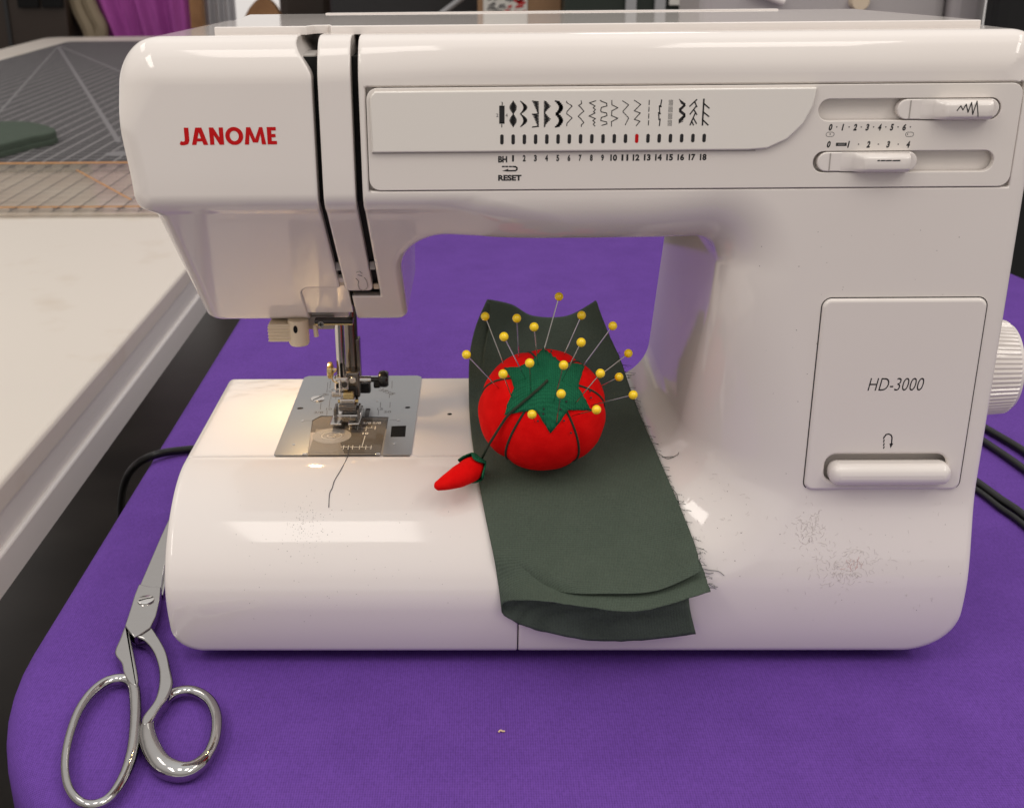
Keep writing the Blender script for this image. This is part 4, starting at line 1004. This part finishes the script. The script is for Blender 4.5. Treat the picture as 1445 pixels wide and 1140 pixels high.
# sewing lamp inside the head
lamp = bpy.data.lights.new('sewing_lamp', 'AREA'); lamp.size = .006; lamp.size_y = .008; lamp.shape = 'RECTANGLE'; lamp.energy = .045; lamp.color = (1, .66, .30)
lo = bpy.data.objects.new('sewing_lamp', lamp); COL.objects.link(lo); lo.location = (-9.4*S, 11.2*S, 14.3*S); lo.rotation_euler = (0, math.radians(-14), 0)

# ---------- lint and grime lying on the housing
mb = MB(); mr = MB(); ms = MB()
def fibre(b, px, py, l, w=.0045):
    a = random.random()*6.28; c = (random.random()-.5)*2.4; pts = []
    x, y = px, py
    for k in range(5):
        h_ = hit(x, y, .006)
        if h_ is None: return
        pts.append(h_); x += math.cos(a)*l/4; y += math.sin(a)*l/4; a += c*.5
    b.tube(pts, w, 3, False)
for i in range(230):
    if i % 3 == 0: px, py = random.gauss(1140, 11), random.gauss(748, 14)
    else: px, py = random.gauss(1196, 24), random.gauss(799, 13)
    fibre(mr if (abs(px-1204) < 13 and abs(py-799) < 8 and random.random() < .45) else mb, px, py, 3+random.random()*7)
for i in range(60): fibre(mb, random.uniform(1080, 1330), random.uniform(690, 860), 2+random.random()*4)
for i in range(25): fibre(mb, random.uniform(980, 1060), random.uniform(640, 800), 3+random.random()*5)
def speck(px, py, r):
    p = hit(px, py, .004); 
    if p is None: return
    e = .02; g = np.array([float(body(*(np.array([v]) for v in p+d))[0]-body(*(np.array([v]) for v in p-d))[0]) for d in np.eye(3)*e]); g /= np.linalg.norm(g)
    u = np.cross(g, [0, 0, 1.0]) if abs(g[2]) < .9 else np.cross(g, [1.0, 0, 0]); u /= np.linalg.norm(u); w = np.cross(g, u)
    ms.add([p+r*(math.cos(t)*u+math.sin(t)*w*(.6+.4*random.random())) for t in np.arange(6)*math.pi/3], [tuple(range(6))])
for i in range(150):
    t = random.random(); speck(random.gauss(425+45*t*.3, 16), random.gauss(742, 18), .009+.014*random.random())
for i in range(70): speck(random.uniform(300, 650), random.uniform(690, 880), .010+.014*random.random())
for i in range(60): speck(random.uniform(1060, 1370), random.uniform(300, 880), .010+.016*random.random())
for i in range(25): speck(random.uniform(960, 1060), random.uniform(660, 840), .012+.02*random.random())
tag(mb.build('lint', m_lint, sm, False), kind='stuff'); tag(mr.build('pink_lint', m_lint_red, sm, False), kind='stuff'); tag(ms.build('grime_specks', m_speck, sm, False), kind='stuff')

# ================================================================== PINCUSHION, PINS, CLOTH, SCISSORS, CORDS
def f6(cx, cy): return (590+cx/3.3605, 390+cy/3.3605)
TC = onZ(765, 578, 11.50); TRx, TRz = 3.05, 2.86
TC = np.array(TC)
def tom_hit(px, py, off=0.0):
    o = CAM-TC; d = ray(px, py); sc = np.array([1/(TRx+off), 1/(TRx+off), 1/(TRz+off)]); a, b = d*sc, o*sc
    A, B, C_ = a@a, 2*a@b, b@b-1; D = B*B-4*A*C_
    if D > 0: return CAM+d*((-B-math.sqrt(D))/(2*A))
    t = -B/(2*A); p = (CAM+d*t-TC); return TC+p/np.linalg.norm(p*sc)
def tom_n(p): n = (p-TC)/np.array([TRx**2, TRx**2, TRz**2]); return n/np.linalg.norm(n)
AX = tom_hit(*f6(612, 497))-TC; AX /= np.linalg.norm(AX)              # the crown leans toward the camera
AU = np.cross(AX, [0, 1.0, 0]); AU /= np.linalg.norm(AU); AV = np.cross(AX, AU)
merid = []
for c in ((440, 750), (752, 740), (835, 540), (335, 503), (740, 397), (530, 352)):
    p = tom_hit(*f6(*c))-TC; merid.append(math.atan2(p@AV, p@AU))
def tom_pt(phi, th, off=0.0):       # th: 0 at the crown
    dent = 0
    for m_ in merid:
        d = (phi-m_+math.pi) % (2*math.pi)-math.pi; dent += math.exp(-(d/.10)**2)+.5*math.exp(-(d/.3)**2)
    k = 1-.030*dent*math.sin(th)**.7+.004*math.sin(phi*7+2*th)+.003*math.sin(phi*17+1)*math.sin(th*5)-.05*math.exp(-(th/.25)**2)
    d = math.cos(th)*AX+math.sin(th)*(math.cos(phi)*AU+math.sin(phi)*AV)
    sc = np.array([1/(TRx+off), 1/(TRx+off), 1/(TRz+off)]); d = d/np.linalg.norm(d*sc)*k
    fl = -.84*TRz
    if d[2] < fl: d[2] = fl+(d[2]-fl)*.25
    return TC+d
pc = empty('pincushion', (TC[0], TC[1], 8.7), 'round red tomato pincushion with green star leaf, stuck full of yellow pins', 'pincushion')
V = [tom_pt(2*math.pi*i/120, math.pi*j/48) for j in range(49) for i in range(120)]
Fc = [(j*120+i, (j+1)*120+i, (j+1)*120+(i+1) % 120, j*120+(i+1) % 120) for j in range(48) for i in range(120)]
mesh_obj('tomato_body', V, Fc, m_red, pc)
for m_ in merid:
    MB().tube([tom_pt(m_, t, .015) for t in np.linspace(.12, 2.6, 44)], .055, 8).build('segment_cord', m_cord, pc)
# leaf
star = [(595, 348), (622, 362), (648, 392), (690, 416), (786, 424), (772, 470), (756, 522), (785, 575), (818, 636), (760, 634), (707, 634), (672, 690), (626, 742), (600, 700), (560, 637), (500, 641), (414, 657), (428, 600), (458, 530), (440, 480), (412, 438), (480, 432), (546, 402), (566, 372)]
cpt = tom_hit(*f6(612, 500)); ccd = cpt-TC; out = []
S3 = [tom_hit(*f6(*p)) for p in star]
dens = []
for i in range(len(S3)):
    a, b_ = S3[i], S3[(i+1) % len(S3)]
    for k in range(5): 
        q_ = a+(b_-a)*k/5; dens.append(q_+ (b_-a)/np.linalg.norm(b_-a)*0 )
def onto(p, off):
    d = p-TC; sc = np.array([1/(TRx+off), 1/(TRx+off), 1/(TRz+off)]); return TC+d/np.linalg.norm(d*sc)
nr = 9; V = [onto(cpt, .05)]; Fc = []; K = len(dens)
for r in range(1, nr+1):
    for i, p in enumerate(dens):
        t = r/nr; q_ = cpt+(p-cpt)*t; V.append(onto(q_, .045+.02*math.sin(i*1.7+r)*t+ (.05*t**3 if i % 10 == 0 else 0)+.012*rng.normal()*(r == nr)))
for i in range(K): Fc.append((0, 1+i, 1+(i+1) % K))
for r in range(nr-1):
    for i in range(K): Fc.append((1+r*K+i, 1+(r+1)*K+i, 1+(r+1)*K+(i+1) % K, 1+r*K+(i+1) % K))
lf = mesh_obj('leaf_cap', V, Fc, m_leaf, pc); md = lf.modifiers.new('thick', 'SOLIDIFY'); md.thickness = .0005; md.offset = 1
# hanging cord to the little pepper
ch = [f6(*p) for p in ((77, 1000), (130, 978), (190, 950), (240, 922), (280, 890))]
CH = [onZ(*p, z) for p, z in zip(ch, (8.72, 8.92, 9.06, 9.10, 9.10))]
top_ = onZ(*f6(300, 868), 9.2)
cordp = [tom_hit(*f6(*p), .13) for p in ((614, 492), (575, 530), (505, 590), (430, 655), (395, 703))]+[tom_hit(*f6(362, 755), .22), tom_hit(*f6(330, 808), .35)]
cordp.append(top_)
MB().tube(catmull(cordp, 8), .062, 8).build('hanging_cord', m_cord, pc)
pe = empty('pepper_charm', (CH[2][0], CH[2][1], 8.52), 'small red felt pepper with green cap lying left of the tomato pincushion', 'charm')
cc = catmull(CH, 8); tt = np.linspace(0, 1, len(cc)); rr_ = np.interp(tt, [0, .06, .25, .5, .8, .95, 1], [.05, .20, .36, .52, .58, .48, .30])
MB().tube(cc, rr_, 24).build('pepper_body', m_red, pe)
ax = CH[-1]-CH[-2]; ax /= np.linalg.norm(ax); u = np.cross(ax, [0, 0, 1]); u /= np.linalg.norm(u); w = np.cross(u, ax)
V = []; Fc = []; n = 40
for r in range(6):
    for i in range(n):
        t = 2*math.pi*i/n; ln = .42+.46*abs(math.cos(2.5*t+.4)); s_ = r/5
        along = .32-s_*(.30+ln); rad = [.03, .26, .47, .57, .64, .665][r]+(.03*(s_ == 1))
        V.append(CH[-1]+ax*along+rad*(math.cos(t)*u+math.sin(t)*w))
for r in range(5):
    for i in range(n): Fc.append((r*n+i, r*n+(i+1) % n, (r+1)*n+(i+1) % n, (r+1)*n+i))
Fc.append(tuple(range(n)))
for i, v in enumerate(V):
    if v[2] < 8.54: V[i] = np.array([v[0], v[1], 8.54])
cp_ = mesh_obj('pepper_cap', V, Fc, m_leaf, pe); md = cp_.modifiers.new('thick', 'SOLIDIFY'); md.thickness = .0005; md.offset = 1

pins = [((229, 371), (382, 530), 'leftmost of all the yellow ball pins, leaning far left out of the red cushion'),
 ((318, 190), (403, 410), 'yellow ball pin at the upper left corner, against the folded back of the green cloth'),
 ((407, 286), (512, 490), 'yellow ball pin leaning left, below and between the two pins at the upper left'),
 ((468, 199), (478, 385), 'upright dull yellow ball pin, second from the left along the back row'),
 ((550, 240), (570, 425), 'yellow ball pin in the back row left of the tallest pin'),
 ((529, 411), (535, 550), 'upright yellow ball pin in the left half of the green leaf'),
 ((403, 463), (446, 580), 'yellow ball pin over the left leaf tip, leaning left'),
 ((668, 96), (597, 350), 'tallest yellow ball pin, its head standing against the purple table above the cloth'),
 ((775, 185), (693, 370), 'yellow ball pin right of the tallest pin, with a drip under its head'),
 ((773, 313), (680, 500), 'yellow ball pin leaning right from the upper right of the green leaf'),
 ((690, 421), (644, 592), 'yellow ball pin standing over the middle of the green leaf'),
 ((923, 235), (778, 430), 'yellow ball pin with a long shaft leaning far right at the upper right'),
 ((997, 365), (890, 455), 'yellow ball pin near the white pillar, at the right edge of the cloth'),
 ((864, 460), (742, 605), 'yellow ball pin leaning right out of the right side of the leaf'),
 ((953, 477), (868, 520), 'yellow ball pin right of the cushion, short shaft showing above the cloth'),
 ((1020, 562), (820, 612), 'rightmost yellow ball pin, lying almost level over the green cloth'),
 ((846, 632), (735, 660), 'lowest yellow ball pin on the right side, just above the red lower half'),
 ((678, 557), (655, 695), 'yellow ball pin rising from the lowest tip of the leaf'),
 ((540, 654), (552, 688), 'yellow ball pin seen end on, on the red below the left of the leaf')]
ball = None
for k, (h_, e_, lab) in enumerate(pins):
    ep = tom_hit(*f6(*e_)); nrm = tom_n(ep); d = ray(*f6(*h_)); d = d/np.linalg.norm(d)
    ln = 2.6 if k != 18 else 1.6
    best = None
    goal = ep+nrm*ln; t = (goal-CAM)@d
    hp = CAM+d*t
    if k == 7: hp = CAM+d*(t+.3)
    sd = (hp-ep); L_ = np.linalg.norm(sd); sd /= L_
    pn = empty('pin', ep, lab, 'pin', 'yellow ball headed pins stuck in the red pincushion')
    MB().tube([ep-sd*.5, hp], .026, 8).build('shaft', m_steel, pn)
    if ball is None:
        o = MB().sphere(hp, .205, 20, 12).build('head', m_yellow, pn); ball = o.data
        for v in ball.vertices: v.co = v.co-Vector((hp-ep)*S)
        o.location = Vector((hp-ep)*S)
    else:
        o = bpy.data.objects.new('head', ball); COL.objects.link(o); o.parent = pn; o.location = Vector((hp-ep)*S)
# pin pricks left in the cushion
mb = MB()
for c in ((538, 563), (703, 594), (676, 630), (596, 628), (568, 686), (594, 652), (692, 684), (725, 742), (820, 575), (815, 545), (632, 355), (605, 352)):
    p = tom_hit(*f6(*c), .075); mb.sphere(p, .05, 6, 4)
tag(mb.build('pin_prick', m_dark, pc), kind='stuff')

# ------------------------------------------------ folded green cloth under the pincushion
fb = empty('green_cloth', (4, 3, 8.6), 'folded dark green cotton cloth with frayed right edge under the tomato pincushion', 'cloth')
def surf(px, py, off):
    p = hit(px, py, off); return onZ(px, py, ZB+off) if p is None or p[2] > 11 else p
def row_top(l, r, mids, mode, off=.20, lift=None):
    pts = [l]+list(mids)+[r]; res = []
    for q in pts:
        if mode == 'hit': res.append(surf(q[0], q[1], off))
        else: res.append(onY(q[0], q[1], mode))
    return np.array(res)
# top layer, back edge first; each row runs from the left fold to the right raw edge
T = []
T.append(np.array([onY(691, 423, 18.2), onY(722, 430, 18.9), onY(752, 446, 19.3), onY(800, 446, 19.2), onY(841, 424, 18.4)]))
T.append(np.array([onY(676, 460, 17.0), onY(717, 468, 17.6), onY(757, 476, 17.8), onY(808, 472, 17.6), onY(857, 466, 17.0)]))
T.append(np.array([onY(668, 500, 15.4), onY(718, 505, 15.6), onY(765, 508, 15.7), onY(820, 506, 15.6), onY(875, 507, 15.4)]))
for (l, r, off) in (((667, 548), (890, 552), .5), ((669, 590), (905, 592), .24), ((675, 640), (926, 640), .2), ((684, 690), (946, 686), .2), ((693, 735), (964, 728), .2), ((703, 782), (981, 772), .25)):
    T.append(np.array([surf(l[0]+(r[0]-l[0])*t, l[1]+(r[1]-l[1])*t+(3*math.sin(math.pi*t)), off if t < .9 else off*.8) for t in (0, .25, .5, .75, 1)]))
def Yrow(pts, ys): return np.array([onY(p[0], p[1], y) for p, y in zip(pts, ys)])
T.append(Yrow([(709, 815), (770, 822), (840, 826), (915, 822), (992, 804)], (-.55, -1.1, -1.35, -1.35, -.95)))
T.append(Yrow([(715, 849), (765, 848), (830, 857), (905, 862), (1003, 834)], (-1.15, -2.1, -2.5, -2.55, -1.95)))
nrow = len(T)
# lower layer: hugs the machine
Lw = []
for i in range(nrow):
    if i < 3: Lw.append(T[i]+np.array([0, -.10+.0*i, -.12]))
    elif i < nrow-2:
        Lw.append(np.array([p+np.array([0, .0, -.10]) if k else p+np.array([.02, 0, -.10]) for k, p in enumerate(T[i])]))
    elif i == nrow-2: Lw.append(Yrow([(711, 830), (770, 846), (835, 856), (905, 856), (972, 842)], (-.62, -.80, -.88, -.90, -.88)))
    else: Lw.append(Yrow([(717, 872), (755, 888), (830, 903), (905, 903), (982, 894)], (-.80, -.90, -.95, -.98, -.98)))
rows = []
for i in range(nrow):
    a, b_ = T[i], Lw[i]; gap = np.linalg.norm(a[0]-b_[0]); mid = (a[0]+b_[0])/2+np.array([-.10-.14*min(gap, 1.2), 0, 0])
    ctrl = np.vstack([a[::-1], mid[None], b_]); rows.append(catmull(ctrl, 8))
rows = np.array(rows); G = np.array([catmull(rows[:, j], 7) for j in range(rows.shape[1])]).transpose(1, 0, 2)
# loose weave: tiny waver on the raw edges
for i in range(G.shape[0]):
    G[i, 0] += np.array([.018*rng.normal(), .018*rng.normal(), 0])
for j in range(G.shape[1]): G[-1, j] += np.array([0, 0, .012*rng.normal()])
ni, nj = G.shape[:2]; Fc = [(i*nj+j, (i+1)*nj+j, (i+1)*nj+j+1, i*nj+j+1) for i in range(ni-1) for j in range(nj-1)]
def add_uvs_cloth(o, cr): pass
cl_ = mesh_obj('folded_layer', G.reshape(-1, 3), Fc, m_green, fb); md = cl_.modifiers.new('thick', 'SOLIDIFY'); md.thickness = .0004; md.offset = 0
# upper flap: same sheet folded over, ends a little short of the front
fl_l = np.array([G[i, 8*4-4] for i in range(ni)])     # just inside the fold
A = []
for i in range(nrow):
    base = T[i].copy(); off = .07 if i < nrow-2 else .09
    base[0] += np.array([.55, 0, 0]) if i else 0
    n_up = np.array([0, -.35 if i >= nrow-3 else 0, 1.0]) if i > 2 else np.array([0, -1.0, .2])
    A.append(base+n_up*off*np.array([-.5, .7, 1, 1, 1])[:, None])
A[-2] = Yrow([(741, 812), (790, 817), (850, 821), (925, 817), (985, 790)], (-.80, -1.30, -1.5, -1.5, -1.1))
A[-1] = Yrow([(746, 827), (797, 836), (850, 838), (925, 834), (990, 806)], (-.95, -1.7, -2.0, -2.0, -1.45))
for a in A[-2:]: a[0] += np.array([-.1, .30, -.05])
rows = np.array([catmull(a, 8) for a in A]); G2 = np.array([catmull(rows[:, j], 7) for j in range(rows.shape[1])]).transpose(1, 0, 2)
ni, nj = G2.shape[:2]; Fc = [(i*nj+j, (i+1)*nj+j, (i+1)*nj+j+1, i*nj+j+1) for i in range(ni-1) for j in range(nj-1)]
cl2 = mesh_obj('flap', G2.reshape(-1, 3), Fc, m_green, fb); md = cl2.modifiers.new('thick', 'SOLIDIFY'); md.thickness = .0004; md.offset = 1
# frayed threads
mb = MB()
edge = [np.array(t[-1]) for t in T]
ec = catmull(edge, 10)
for i in range(70):
    k = random.randrange(18, len(ec)-2); p = ec[k]+np.array([-.05, 0, .02]); l = .12+.35*random.random()**2
    q_ = p+np.array([l, -.2*l+random.gauss(0, .1), -.02]); r_ = q_+np.array([.4*l*random.random(), random.gauss(0, .12), random.gauss(0, .05)])
    mb.tube([p, (p+q_)/2+np.array([0, 0, .02]), q_, r_], .010, 4, False)
for pts in ([(930, 640), (942, 647), (955, 642), (958, 638)], [(934, 645), (950, 644)], [(948, 690), (955, 697), (958, 712)], [(960, 735), (968, 742), (975, 755)], [(988, 801), (1000, 804), (1014, 806), (1022, 812)], [(990, 806), (1000, 809), (1007, 808)], [(985, 795), (987, 790), (989, 787)], [(1000, 824), (1006, 827), (1013, 828)]):
    P_ = [hit(x, y, .05) for x, y in pts]; P_ = [p for p in P_ if p is not None]
    if len(P_) > 1: mb.tube(catmull(P_, 5), .013, 4, False)
for i in range(40):
    j = random.randrange(0, nj-1); p = G[-1, min(j+3, G.shape[1]-1)]; l = .05+.12*random.random(); mb.tube([p, p+np.array([random.gauss(0, .05), -.02, -l])], .009, 4, False)
tag(mb.build('frayed_thread', m_greenthread, fb), kind='stuff')

# ------------------------------------------------ loose thread from the bobbin cover
th = empty('loose_thread', (-6.4, 4, 8.52), 'thin dark thread trailing from the bobbin cover over the white bed', 'thread')
MB().tube(catmull([onZ(493, 630, ZB+.08)]+[hit(x, y, .02) for x, y in ((490, 645), (482, 661), (472, 678), (469, 688), (465, 697), (464, 716))], 6), .018, 6).build('strand', m_thread, th)

# ------------------------------------------------ dressmaking shears beside the machine
def s8(cx, cy, z=.5): return onZ(cx/2.4775, 680+cy/2.4775, z)
shp = s8(500, 600); sh = empty('scissors', (shp[0], shp[1], 0.05), 'chrome dressmaking shears lying open handled on the purple cover left of the machine', 'scissors')
def poly8(pts, z): return [tuple(s8(x, y, z)[:2]) for x, y in pts]
MB().prism(poly8([(487, 366), (563, 373), (574, 300), (606, 190), (668, 40), (735, -105), (700, -60), (648, 5), (560, 195)], .6), .42, .62, 'Z', .05).build('blade', m_chrome, sh)
MB().prism(poly8([(500, 380), (570, 392), (590, 300), (634, 180), (700, 30), (752, -110), (712, -30), (630, 150), (570, 250)], .4), .18, .38, 'Z', .04).build('blade', m_chrome, sh)
MB().prism(poly8([(486, 360), (525, 369), (564, 371), (558, 420), (546, 472), (526, 513), (498, 532), (470, 546), (450, 522), (437, 506), (455, 450), (470, 400)], .8), .40, .88, 'Z', .06).build('pivot_block', m_chrome, sh)
p = s8(510, 413, .9); sc2 = MB().lathe([(.01, .99), (.36, .98), (.42, .95), (.44, .86)], (p[0], p[1], 0), 'Z', 28).build('pivot_screw', m_steel, sh)
MB().box((p[0]-.36, p[1]-.04, .96), (p[0]+.36, p[1]+.04, .995), rot=Matrix.Rotation(math.radians(28), 3, 'Z')).build('screw_slot', m_black, sc2, False)
# left bow with its shank
MB().prism([tuple(q_) for q_ in catmull(poly8([(440, 507), (452, 530), (462, 575), (476, 640), (486, 700), (478, 725), (450, 705), (432, 672), (425, 640), (402, 604), (418, 560)], .6), 4, True)], .3, .78, 'Z', .1).build('handle_shank', m_chrome, sh)
c1 = [s8(x, y, .45) for x, y in ((432, 690), (374, 700), (318, 742), (272, 810), (240, 905), (228, 990), (240, 1065), (278, 1115), (328, 1128), (382, 1106), (428, 1042), (458, 960), (472, 870), (474, 775), (465, 712))]
cc = catmull(c1, 8, True); MB().loop(cc, [.245+.05*math.sin(i/len(cc)*6.28+2.2) for i in range(len(cc))], 16, 1.0).build('handle_bow', m_chrome, sh)
# right bow
MB().prism([tuple(q_) for q_ in catmull(poly8([(522, 512), (556, 552), (584, 606), (600, 672), (606, 716), (590, 760), (560, 800), (530, 850), (503, 862), (500, 832), (540, 775), (556, 720), (556, 660), (536, 600), (505, 562), (474, 545)], .6), 4, True)], .28, .80, 'Z', .1).build('handle_shank', m_chrome, sh)
c2 = [s8(x, y, .45) for x, y in ((602, 742), (668, 730), (728, 760), (757, 820), (752, 900), (720, 965), (672, 1005), (622, 1012), (570, 990), (535, 940), (517, 880), (524, 838), (560, 785))]
cc = catmull(c2, 9, True); nC = len(cc)
MB().loop(cc, [.27+.22*max(0, math.sin((i/nC)*2*math.pi-2.3)) for i in range(nC)], 16, .95).build('handle_bow', m_chrome, sh)

# ------------------------------------------------ cables
ca = empty('power_cord', (-18, 8, .3), 'black cord looping off the purple table edge left of the machine', 'cord')
pl = [(330, 632, .3), (285, 634, .3), (250, 636, .35), (222, 641, .4), (200, 650, -.2), (184, 665, -1.4), (175, 685, -3.0), (171, 712, -6.0), (170, 760, -12), (170, 860, -24)]
MB().tube(catmull([onZ(283, 632, .3)+np.array([dx, dy, 0]) for dx, dy in ((24, .6), (12, .5), (5, .3), (1.2, .1))]+[onZ(x, y, z) for x, y, z in pl[2:]], 8), .27, 12).build('cable', m_cable, ca)
for k, (pts, lab) in enumerate((([(1340, 575), (1395, 607), (1445, 637), (1520, 690)], 'upper black cord of the pair right of the machine, below the hand wheel'), ([(1340, 592), (1393, 626), (1445, 662), (1510, 712)], 'lower black cord of the pair right of the machine, below the hand wheel'), ([(1320, 640), (1379, 681), (1412, 705), (1445, 728), (1530, 800)], 'thick black cord lying lowest right of the machine, upper strand'), ([(1320, 656), (1379, 692), (1412, 717), (1445, 741), (1530, 815)], 'thin black cord touching the underside of the lowest thick cord'))):
    r_ = (.27, .25, .27, .2)[k]; P_ = [onZ(x, y, r_) for x, y in pts]
    e = empty('power_cord', P_[1], lab, 'cord', 'black cords lying right of the machine'); MB().tube(catmull(P_, 8), r_, 12).build('cable', m_cable, e)
# crumb of lint on the purple cover
m_crumb = mat('tan_lint', (.62, .45, .28), .9); p = onZ(708, 1033, .03); cr = empty('lint_crumb', p, 'tiny pale crumb of lint on the purple cover in front of the machine', 'crumb')
MB().tube(catmull([p+np.array(q_) for q_ in ((-.14, -.02, .03), (-.05, .06, .07), (.04, .02, .05), (.14, .05, .03))], 4), [.04]*4*3+[.03], 6).build('fluff', m_crumb, cr)
